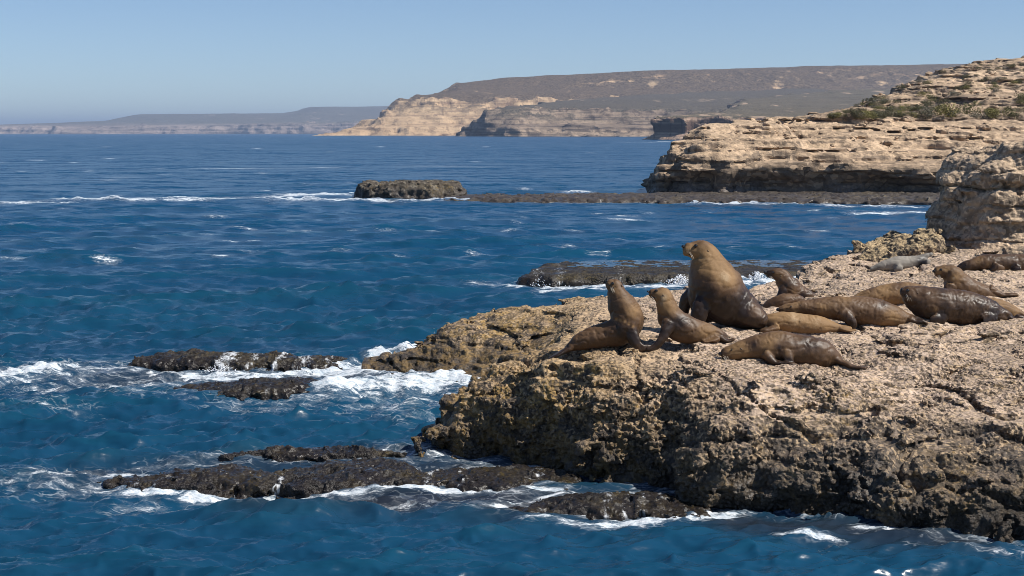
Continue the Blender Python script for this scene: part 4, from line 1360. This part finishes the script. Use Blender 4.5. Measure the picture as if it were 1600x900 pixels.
sea_lion("huge golden-maned bull sea lion sitting tall with head raised", (1150, 514),
         [(1203, 506, 6), (1192, 500, 14), (1172, 490, 25), (1150, 478, 34), (1131, 464, 40), (1117, 444, 42), (1110, 424, 36), (1104, 406, 27), (1097, 392, 20), (1086, 389.5, 15.5), (1078, 388, 12.5), (1072, 387.5, 10.8), (1069, 387, 9)],
         [([(1108, 440, 0, 32, 34), (1102, 464, .02, 27, 27), (1102, 486, .04, 20, 20), (1104, 500, .05, 14, 12)], False),
          ([(1128, 430, -.16, 20, 20), (1118, 448, -.27, 20, 18), (1106, 466, -.30, 17, 13)], False), ([(1158, 484, -.14, 24, 22), (1180, 493, -.24, 16, 16), (1192, 500, -.24, 10, 10)], False),
          ([(1104, 456, -.24, 17, 10), (1092, 476, -.34, 15, 7), (1087, 493, -.35, 13, 5), (1080, 505, -.38, 12, 3), (1074, 508, -.38, 8, 2)], False),
          ([(1086, 456, .20, 14, 10), (1074, 474, .24, 11, 8), (1069, 488, .26, 9, 6), (1064, 495, .26, 9, 3)], False),
          ([(1186, 500, -.16, 12, 8), (1197, 509, -.24, 10, 5), (1208, 512, -.28, 9, 3), (1217, 511, -.3, 6, 2)], True)],
         eye=(1087, 382), eye_r=.036, nose=(1067.5, 383, 3), ear=(1105, 389), mouth=[(1071, 391), (1076, 395), (1083, 397)], whisk=(1078, 393), coat=.24, fat=.95, voxel=.02,
         spots=[(1100, 395, 26, .55), (1120, 420, 30, .60), (1080, 388, 14, .35), (1140, 440, 18, .45), (1075, 450, 20, .1), (1095, 466, 26, -.45), (1150, 485, 34, -.32), (1085, 480, 18, -.25), (1073, 392, 7, .5), (1132, 432, 12, .25), (1123, 470, 8, -.35), (1185, 488, 10, .2), (1180, 480, 12, .22), (1140, 505, 30, .05)])
sea_lion("slim brown sea lion at the platform tip with its head twisted back skyward", (945, 548),
         [(884, 549, 5), (893, 544, 8.5), (905, 537, 13), (925, 531, 17.5), (948, 526, 20), (968, 520, 24), (980, 507, 25.5), (978, 492, 25.5), (970, 476, 22), (964, 462, 16), (961, 452, 13), (955, 448, 10), (951, 445, 7), (949, 443.5, 5.5)],
         [([(984, 516, -.16, 12, 9), (989, 532, -.24, 9, 6), (997, 543, -.28, 8, 3.5), (1010, 546, -.26, 7, 2.5), (1022, 548, -.24, 4, 2)], False),
          ([(962, 528, .1, 10, 8), (958, 540, .2, 8, 5), (955, 545, .25, 7, 3)], False),
          ([(893, 545, -.02, 8, 6), (880, 552, -.06, 8, 4), (868, 558, -.1, 8, 2.5), (856, 563, -.12, 4, 2)], True)],
         eye=(957, 446), eye_r=.026, nose=(948, 442.5, 2), ear=(970, 448), mouth=[(951, 448), (955, 451), (960, 453)], whisk=(954, 452), coat=.38, fat=.92,
         spots=[(990, 490, 14, .45), (958, 450, 14, .25), (975, 470, 14, .22), (940, 522, 16, .12), (900, 540, 20, .05), (955, 490, 16, -.15), (963, 502, 2.5, .8), (969, 503.5, 2.5, .8), (976, 506, 2.5, .8), (983, 509, 2.5, .8), (989, 513, 2.5, .8), (966, 515, 5, -.4), (970, 525, 5, -.4), (985, 525, 14, -.28), (870, 558, 16, -.3)])
sea_lion("pale-headed young sea lion sitting up between the twisted one and the bull", (1075, 543),
         [(1136, 531, 4), (1122, 529, 11), (1104, 526, 17), (1084, 523, 20.5), (1065, 516, 23), (1051, 504, 21), (1044, 490, 18), (1040, 477, 15.5), (1035, 467, 14), (1026, 464.5, 10.5), (1019, 462.5, 7.5), (1015, 461.5, 5.5)],
         [([(1045, 508, -.14, 12, 9), (1036, 524, -.24, 9, 6), (1028, 537, -.28, 7, 4), (1018, 545, -.3, 6, 2.5), (1008, 547, -.3, 4, 2)], False),
          ([(1118, 532, -.12, 10, 6), (1106, 539, -.2, 8, 3), (1096, 541, -.24, 5, 2)], True), ([(1124, 530, -.02, 9, 5), (1136, 537, -.08, 8, 2.5), (1146, 540, -.1, 4, 2)], True)],
         eye=(1025, 459), eye_r=.028, nose=(1012.5, 460, 2), ear=(1035, 465), mouth=[(1015, 464), (1019, 468), (1025, 470)], whisk=(1019, 468), coat=.42, fat=.92,
         spots=[(1038, 468, 13, .75), (1030, 485, 12, .6), (1052, 490, 12, .3), (1060, 508, 14, -.3), (1045, 515, 12, -.3), (1105, 520, 14, .35), (1085, 540, 24, .1), (1115, 533, 12, .25)])
sea_lion("brown sea lion asleep on its belly nearest the platform edge, hind flipper stretched out", (1250, 567),
         [(1312, 562, 6), (1304, 553, 14), (1290, 547, 22), (1265, 541, 26), (1240, 538, 26), (1210, 533, 25.5), (1186, 534, 21), (1162, 538, 16), (1147, 541.5, 13), (1136, 543, 10.5), (1129, 544.5, 7.5)],
         [([(1194, 542, -.18, 11, 8), (1206, 554, -.27, 7, 5), (1224, 562, -.33, 7, 2.5), (1243, 567, -.36, 4, 1.8)], True),
          ([(1222, 536, -.22, 9, 7), (1228, 548, -.27, 7, 5), (1232, 556, -.28, 4, 3)], False),
          ([(1304, 555, -.06, 11, 8), (1314, 568, -.14, 8, 5), (1327, 579, -.24, 8, 3), (1346, 586, -.34, 6, 2)], True)],
         eye=(1143, 538), eye_r=.016, nose=(1126, 544, 4), ear=(1157, 535), mouth=[(1128, 548), (1136, 549), (1144, 549)], whisk=(1133, 548), coat=.46, fat=1.0,
         spots=[(1150, 538, 16, .45), (1200, 530, 14, .38), (1229, 543, 8, .6), (1165, 545, 16, .2), (1215, 515, 18, .1), (1178, 530, 8, -.4), (1217, 535, 6, -.45), (1265, 530, 24, -.18), (1300, 555, 16, -.1), (1335, 580, 18, -.5), (1225, 562, 14, -.3), (1260, 560, 24, -.1)])
sea_lion("pale tan mottled sea lion lying between the bull's rump and the front sleeper", (1275, 519),
         [(1331, 509, 3), (1316, 509, 6.5), (1300, 508, 10.5), (1280, 505, 15), (1255, 502, 17), (1228, 499, 16.5), (1206, 498, 13.5), (1192, 500, 9.5), (1180, 502, 5)],
         [([(1312, 508, -.05, 8, 5), (1324, 511, -.1, 7, 3), (1336, 510, -.1, 4, 2)], True), ([(1212, 504, -.22, 9, 6), (1196, 508, -.28, 8, 4), (1184, 508, -.3, 4, 2)], True)],
         coat=.95, fat=1.1, spots=[(1240, 492, 20, .3), (1285, 500, 16, .15), (1225, 490, 10, -.25), (1195, 503, 14, -.5), (1300, 512, 14, -.25)])
sea_lion("golden brown sea lion stretched on its side behind the pale mottled one", (1370, 507),
         [(1437, 497, 8), (1416, 494, 12.5), (1392, 488, 18), (1365, 482, 23), (1335, 478, 21.5), (1300, 475, 18), (1270, 474, 14), (1246, 475, 11), (1229, 476, 8.5), (1217, 478, 5)],
         [([(1312, 480, -.20, 11, 8), (1322, 490, -.28, 9, 6), (1327, 499, -.30, 7, 4), (1322, 506, -.3, 6, 3)], False),
          ([(1420, 494, -.08, 11, 7), (1434, 500, -.14, 10, 4), (1446, 505, -.18, 5, 2.5)], True), ([(1418, 489, .02, 9, 6), (1436, 492, .0, 8, 3), (1444, 496, .0, 4, 2)], True)],
         nose=(1216, 477.5, 3.5), eye=(1236, 473), eye_r=.015, ear=(1250, 470), coat=.52, fat=1.05,
         spots=[(1240, 474, 14, .3), (1285, 478, 10, .35), (1320, 462, 16, .15), (1395, 490, 14, .35), (1365, 490, 8, -.25), (1380, 470, 10, -.25), (1325, 498, 10, -.2), (1438, 500, 10, -.3)])
sea_lion("tan sea lion lying half hidden behind the stretched golden brown one", (1395, 478),
         [(1478, 470, 7), (1455, 464, 14), (1425, 459, 18.5), (1395, 460, 19), (1365, 463, 15), (1342, 467, 10), (1328, 470, 5)], [], coat=.72, fat=1.0,
         spots=[(1390, 455, 22, .2), (1400, 443, 12, -.3), (1360, 446, 10, -.4)])
sea_lion("dark-faced sea lion sitting alert on the seaward edge behind the bull", (1240, 466),
         [(1292, 460, 3), (1276, 457, 6.5), (1259, 451, 11), (1244, 446, 15.5), (1233, 438, 17.5), (1226, 429, 14.5), (1220, 421, 12.2), (1211, 418, 9.5), (1204, 417.5, 7), (1198, 417, 5)],
         [([(1226, 440, -.1, 10, 8), (1219, 453, -.18, 8, 5), (1214, 463, -.2, 6, 3), (1208, 466, -.2, 4, 2)], False), ([(1250, 448, -.14, 9, 7), (1256, 458, -.2, 7, 4), (1260, 464, -.2, 4, 2)], False)],
         eye=(1208, 415.5), eye_r=.028, nose=(1195.5, 415.5, 3), ear=(1219, 420), mouth=[(1197, 420), (1202, 422), (1208, 423)], whisk=(1203, 421), coat=.28, fat=.95,
         spots=[(1225, 415, 12, .2), (1200, 417, 6, -.3), (1212, 418, 4, .5), (1218, 422, 4, .6), (1240, 446, 8, .35), (1250, 440, 12, .1)])
sea_lion("small brown sea lion curled low just behind the bull's back", (1222, 480),
         [(1256, 464, 4), (1243, 464, 9.5), (1224, 467, 13), (1206, 471, 10), (1193, 476, 5)], [], coat=.36, fat=1.1, spots=[(1230, 458, 12, .2)])
sea_lion("glossy dark chocolate sea lion lying with head up and a grey hind flipper spread", (1500, 509),
         [(1578, 498, 6), (1558, 491, 16), (1536, 484, 24), (1506, 480, 28), (1476, 477, 28), (1452, 473, 27), (1435, 466, 22), (1424, 460, 17), (1416, 456, 12.5), (1411, 454.5, 8), (1408, 453.5, 5)],
         [([(1470, 482, -.22, 12, 7), (1462, 495, -.29, 9, 4), (1452, 504, -.33, 9, 2.5), (1446, 507, -.34, 6, 2)], False),
          ([(1546, 478, -.14, 13, 8), (1545, 492, -.24, 9, 5), (1538, 506, -.30, 12, 2.5), (1530, 513, -.33, 12, 2)], False), ([(1566, 493, 0, 9, 7), (1590, 502, -.04, 8, 4.5), (1616, 505, -.06, 5, 3)], True)],
         eye=(1418, 452), eye_r=.032, nose=(1409.5, 450.5, 3), ear=(1433, 455), mouth=[(1411, 459), (1417, 461), (1424, 461)], whisk=(1417, 459), coat=.22, fat=.98,
         spots=[(1425, 460, 14, .22), (1455, 470, 14, .25), (1462, 483, 5, .5), (1510, 465, 24, .1), (1540, 505, 14, -.15), (1580, 500, 14, .1)])
sea_lion("golden brown sea lion sitting up behind the glossy dark one", (1500, 462),
         [(1566, 455, 7), (1535, 448, 15), (1508, 441, 20), (1494, 430, 19.5), (1487, 420, 16.5), (1478, 415, 12), (1469, 414.5, 9), (1462, 414.5, 6.5)],
         [([(1484, 436, -.14, 12, 9), (1476, 450, -.22, 9, 5), (1472, 458, -.24, 7, 3)], False), ([(1545, 452, -.02, 10, 8), (1562, 458, -.05, 8, 4), (1576, 463, -.08, 6, 3), (1588, 465, -.1, 4, 2)], True)],
         eye=(1470, 411), eye_r=.03, nose=(1459.5, 413.5, 3), ear=(1486, 412), mouth=[(1462, 418), (1467, 420), (1473, 421)], whisk=(1467, 419), coat=.5, fat=.95,
         spots=[(1490, 425, 16, .25), (1467, 414, 5, .5), (1477, 420, 8, -.4), (1478, 412, 5, .3), (1490, 424, 4, .6), (1575, 463, 14, -.5)])
sea_lion("sleeping tan sea lion whose rump shows behind the glossy dark one", (1582, 494),
         [(1602, 492, 4), (1586, 485, 10), (1562, 477, 15), (1532, 474, 15), (1502, 474, 13), (1478, 476, 8)], [([(1590, 488, -.02, 8, 5), (1606, 495, -.06, 6, 3)], True)], coat=.75, fat=1.0)
sea_lion("dark brown sea lion lying at the foot of the tall outcrop", (1550, 421),
         [(1672, 414, 4), (1650, 411, 10), (1625, 408, 14.5), (1595, 407, 15.5), (1565, 406, 15), (1540, 406, 13.5), (1520, 409, 10.5), (1507, 412, 8), (1497, 415, 4.5)],
         [([(1546, 412, -.22, 9, 6), (1552, 419, -.3, 8, 4), (1562, 422, -.32, 5, 2.5)], False), ([(1580, 412, -.24, 7, 5), (1588, 420, -.3, 5, 3)], False)],
         eye=(1509, 409), eye_r=.016, nose=(1497, 414.5, 3), coat=.26, fat=1.0, voxel=.022, spots=[(1528, 402, 10, .45), (1545, 408, 5, .5), (1560, 420, 10, .6), (1505, 411, 8, -.2), (1590, 395, 20, .1)])
sea_lion("pale grey sea lion sprawled on its back with flippers up by the low rock", (1402, 420),
         [(1448, 402, 4), (1437, 404, 9), (1419, 407, 11.5), (1399, 408, 11.5), (1383, 411, 8.5), (1370, 414, 6), (1360, 416, 3)],
         [([(1436, 402, 0, 7, 5), (1446, 396, 0, 5, 3), (1458, 392, .05, 3, 1.8)], False), ([(1440, 404, -.1, 6, 4), (1448, 412, -.2, 5, 3), (1444, 418, -.24, 6, 2)], False), ([(1398, 412, -.2, 7, 5), (1406, 418, -.26, 5, 3)], False)],
         coat=.95, fat=1.05, mat=M_GREYCOAT, voxel=.022, spots=[(1438, 405, 9, -.8), (1445, 415, 8, -.7), (1370, 414, 8, -.4)])

# loose shell grit and pebbles on the platform
gv, gf = [], []
rg = np.random.RandomState(9)
for k in range(2600):
    y = rg.uniform(21.5, 41)
    x = rg.uniform(0.02, 0.36) * y
    h = PLAT.ray_cast(Vector((x, y, 4)), Vector((0, 0, -1)))
    if h[0] is None or h[0].z < 1.0 or h[1].z < 0.5:
        continue
    r = (0.008 + 0.026 * rg.rand() ** 3) * (1 + (y - 22) / 25)
    a = rg.rand() * 6.28
    sc = np.array([1.2, 0.9, 0.6]) * r * rg.uniform(.7, 1.3, 3)
    q = ico_v * sc
    q = np.stack([q[:, 0] * math.cos(a) - q[:, 1] * math.sin(a), q[:, 0] * math.sin(a) + q[:, 1] * math.cos(a), q[:, 2]], 1)
    gf.append(ico_f + len(gv) * 6)
    gv.append(q + np.array(h[0]) + np.array([0, 0, r * .2]))
add("gravel", mesh_np("gravel", np.concatenate(gv), np.concatenate(gf), smooth=False), plain("shell_grit", (0.36, 0.28, 0.20), 0.9, 0.2), kind="stuff",
    label="loose shell grit and small stones scattered over the platform")

# ------------------------------------------------------------------ shrubs and boulders on the hillside
CLB = BVHTree.FromPolygons([tuple(x) for x in cv], [tuple(int(i) for i in q) for q in cq])


def leaf_material(name, a, b_):
    m, nt, out = mat_new(name)
    t = NT(nt)
    g = t.n("ShaderNodeNewGeometry")
    b = t.n("ShaderNodeBsdfPrincipled")
    t.put(b.inputs["Base Color"], t.mix(g.outputs["Random Per Island"], a, b_))
    b.inputs["Roughness"].default_value = 0.8
    b.inputs["Specular IOR Level"].default_value = 0.2
    nt.links.new(b.outputs[0], out.inputs["Surface"])
    return m


LEAF = [leaf_material("olive_saltbush_leaf", (0.075, 0.08, 0.03), (0.18, 0.17, 0.07)), leaf_material("grey_saltbush_leaf", (0.09, 0.088, 0.065), (0.23, 0.21, 0.165)),
        leaf_material("dark_heath_leaf", (0.05, 0.052, 0.028), (0.13, 0.12, 0.065)), leaf_material("yellow_green_leaf", (0.11, 0.11, 0.035), (0.24, 0.21, 0.075))]


def shrub_mesh(seed, mat):
    r = np.random.RandomState(seed)
    vs, n = [], 760
    lobes = [(r.uniform(-.45, .45), r.uniform(-.45, .45), r.uniform(.2, .5), r.uniform(.25, .45)) for _ in range(7)]
    for k in range(n):
        lx, ly, lz, lr = lobes[r.randint(7)]
        d = r.normal(size=3)
        d /= np.linalg.norm(d)
        p = np.array([lx, ly, lz]) + d * lr * r.uniform(.55, 1.0) ** .6 * np.array([1, 1, .9])
        p[2] = max(p[2], 0.0)
        u = r.normal(size=3)
        u /= np.linalg.norm(u)
        w = np.cross(u, d)
        w /= np.linalg.norm(w) + 1e-6
        s = r.uniform(.025, .06)
        vs.append([p - u * s, p + w * s * .5, p + u * s, p - w * s * .5])
    v = np.array(vs).reshape(-1, 3)
    me = mesh_np("shrub", v, np.arange(len(v)).reshape(-1, 4), smooth=False)
    me.materials.append(mat)
    return me


SHRUBS = [shrub_mesh(k, LEAF[k % 4]) for k in range(8)]
rs_ = random.Random(4)


def plant(px, py, w, h, kind, label, group="shrubs on the hillside"):
    hh = CLB.ray_cast(Vector(EYE), Vector(ray(px, py)).normalized())
    if hh[0] is None or hh[0].z < 5.0:
        return None
    sc = hh[0].y / FPX
    o = add("shrub", SHRUBS[kind], None, label=label, cat="shrub", group=group)
    o.location = hh[0] - Vector((0, 0, 0.08))
    o.rotation_euler = (0, 0, rs_.uniform(0, 6.28))
    o.scale = (w * sc / 1.3, w * sc / 1.3, h * sc / 0.85)
    return o


plant(1481, 181, 54, 28, 3, "largest rounded yellow-green shrub at the foot of the hillside")
plant(1452, 184, 34, 22, 1, "grey-green shrub against the largest rounded shrub, its seaward neighbour")
plant(1516, 180, 34, 24, 0, "olive shrub just inland of the largest rounded shrub")
plant(1556, 183, 42, 22, 3, "broad low olive shrub standing alone on the pale ledge")
plant(1358, 162, 26, 14, 2, "dark shrub on the skyline step low on the hillside")
plant(1376, 184, 18, 10, 2, "small dark shrub on the pale ledge below the hillside")
for k in range(420):
    px = rs_.uniform(1300, 1640)
    t_ = rs_.random()
    skyl = float(np.interp(px, [1300, 1340, 1380, 1450, 1500, 1640], [182, 163, 148, 120, 106, 88]))
    py = skyl + (186 - skyl) * t_ ** 0.9
    dens = perlin(np.array([[px / 45.0, py / 14.0, 0.3]]), 3)[0]
    if dens < -0.02:
        continue
    w = rs_.uniform(6, 30) * (0.5 + 0.5 * t_)
    kd = rs_.choice([0, 1, 1, 2, 2, 3, 4, 5, 6, 6, 7])
    plant(px, py, w, w * rs_.uniform(.4, .65), kd, "%s shrub %s" % (("small olive", "small grey", "small dark", "small yellow-green")[kd % 4], "close to the hillside skyline" if t_ < .25 else "halfway up the scrubby hillside" if t_ < .65 else "along the foot of the scrubby hillside"))


def boulder_mesh(seed):
    v, f = blob((0, 0, 0), 1.0, 14, 10)
    n = v / np.linalg.norm(v, axis=1)[:, None]
    d = 1 + .28 * perlin(n * 1.3, seed) + .16 * np.round(perlin(n * 2.4, seed + 5) * 3) / 3
    v = n * d[:, None] * np.array([1.0, .8, .62])
    me = bpy.data.meshes.new("boulder")
    me.from_pydata([tuple(x) for x in v], [], f)
    me.materials.append(M_CLIFF)
    return me


BOULD = [boulder_mesh(40 + k) for k in range(6)]
for k in range(110):
    px, py = rs_.uniform(1150, 1620), rs_.uniform(100, 235)
    hh = CLB.ray_cast(Vector(EYE), Vector(ray(px, py)).normalized())
    if hh[0] is None or hh[1].z < 0.55 or hh[0].y > 250:
        continue
    o = add("boulder", BOULD[k % 6], None, label="weathered sandstone boulder %s" % ("lying among the hillside scrub" if py < 165 else "on the flat ledge below the hillside" if py < 195 else "on the lower steps of the sandstone cliff"), cat="boulder", group="boulders on the sandstone cliff")
    s_ = (0.2 + 0.5 * rs_.random() ** 2.5)
    o.location = hh[0] + Vector((0, 0, s_ * .12))
    o.rotation_euler = (rs_.uniform(-.2, .2), rs_.uniform(-.2, .2), rs_.uniform(0, 6.28))
    o.scale = (s_ * 1.2, s_, s_)

# ------------------------------------------------------------------ sea air
mh, nt, out = mat_new("sea_haze")
pvn = nt.nodes.new("ShaderNodeVolumePrincipled")
pvn.inputs["Color"].default_value = (0.54, 0.70, 0.97, 1)
pvn.inputs["Density"].default_value = 0.000078
pvn.inputs["Anisotropy"].default_value = 0.2
nt.links.new(pvn.outputs[0], out.inputs["Volume"])
hx0, hx1, hy0, hy1, hz0, hz1 = -22000, 22000, -3000, 33000, -14.0, 260.0
hv = np.array([(x, y, z) for x in (hx0, hx1) for y in (hy0, hy1) for z in (hz0, hz1)], float)
hq = np.array([(0, 1, 3, 2), (4, 6, 7, 5), (0, 4, 5, 1), (2, 3, 7, 6), (0, 2, 6, 4), (1, 5, 7, 3)])
add("haze", mesh_np("haze", hv, hq, smooth=False), mh, kind="stuff", label="thin pale blue sea haze over the whole coast")
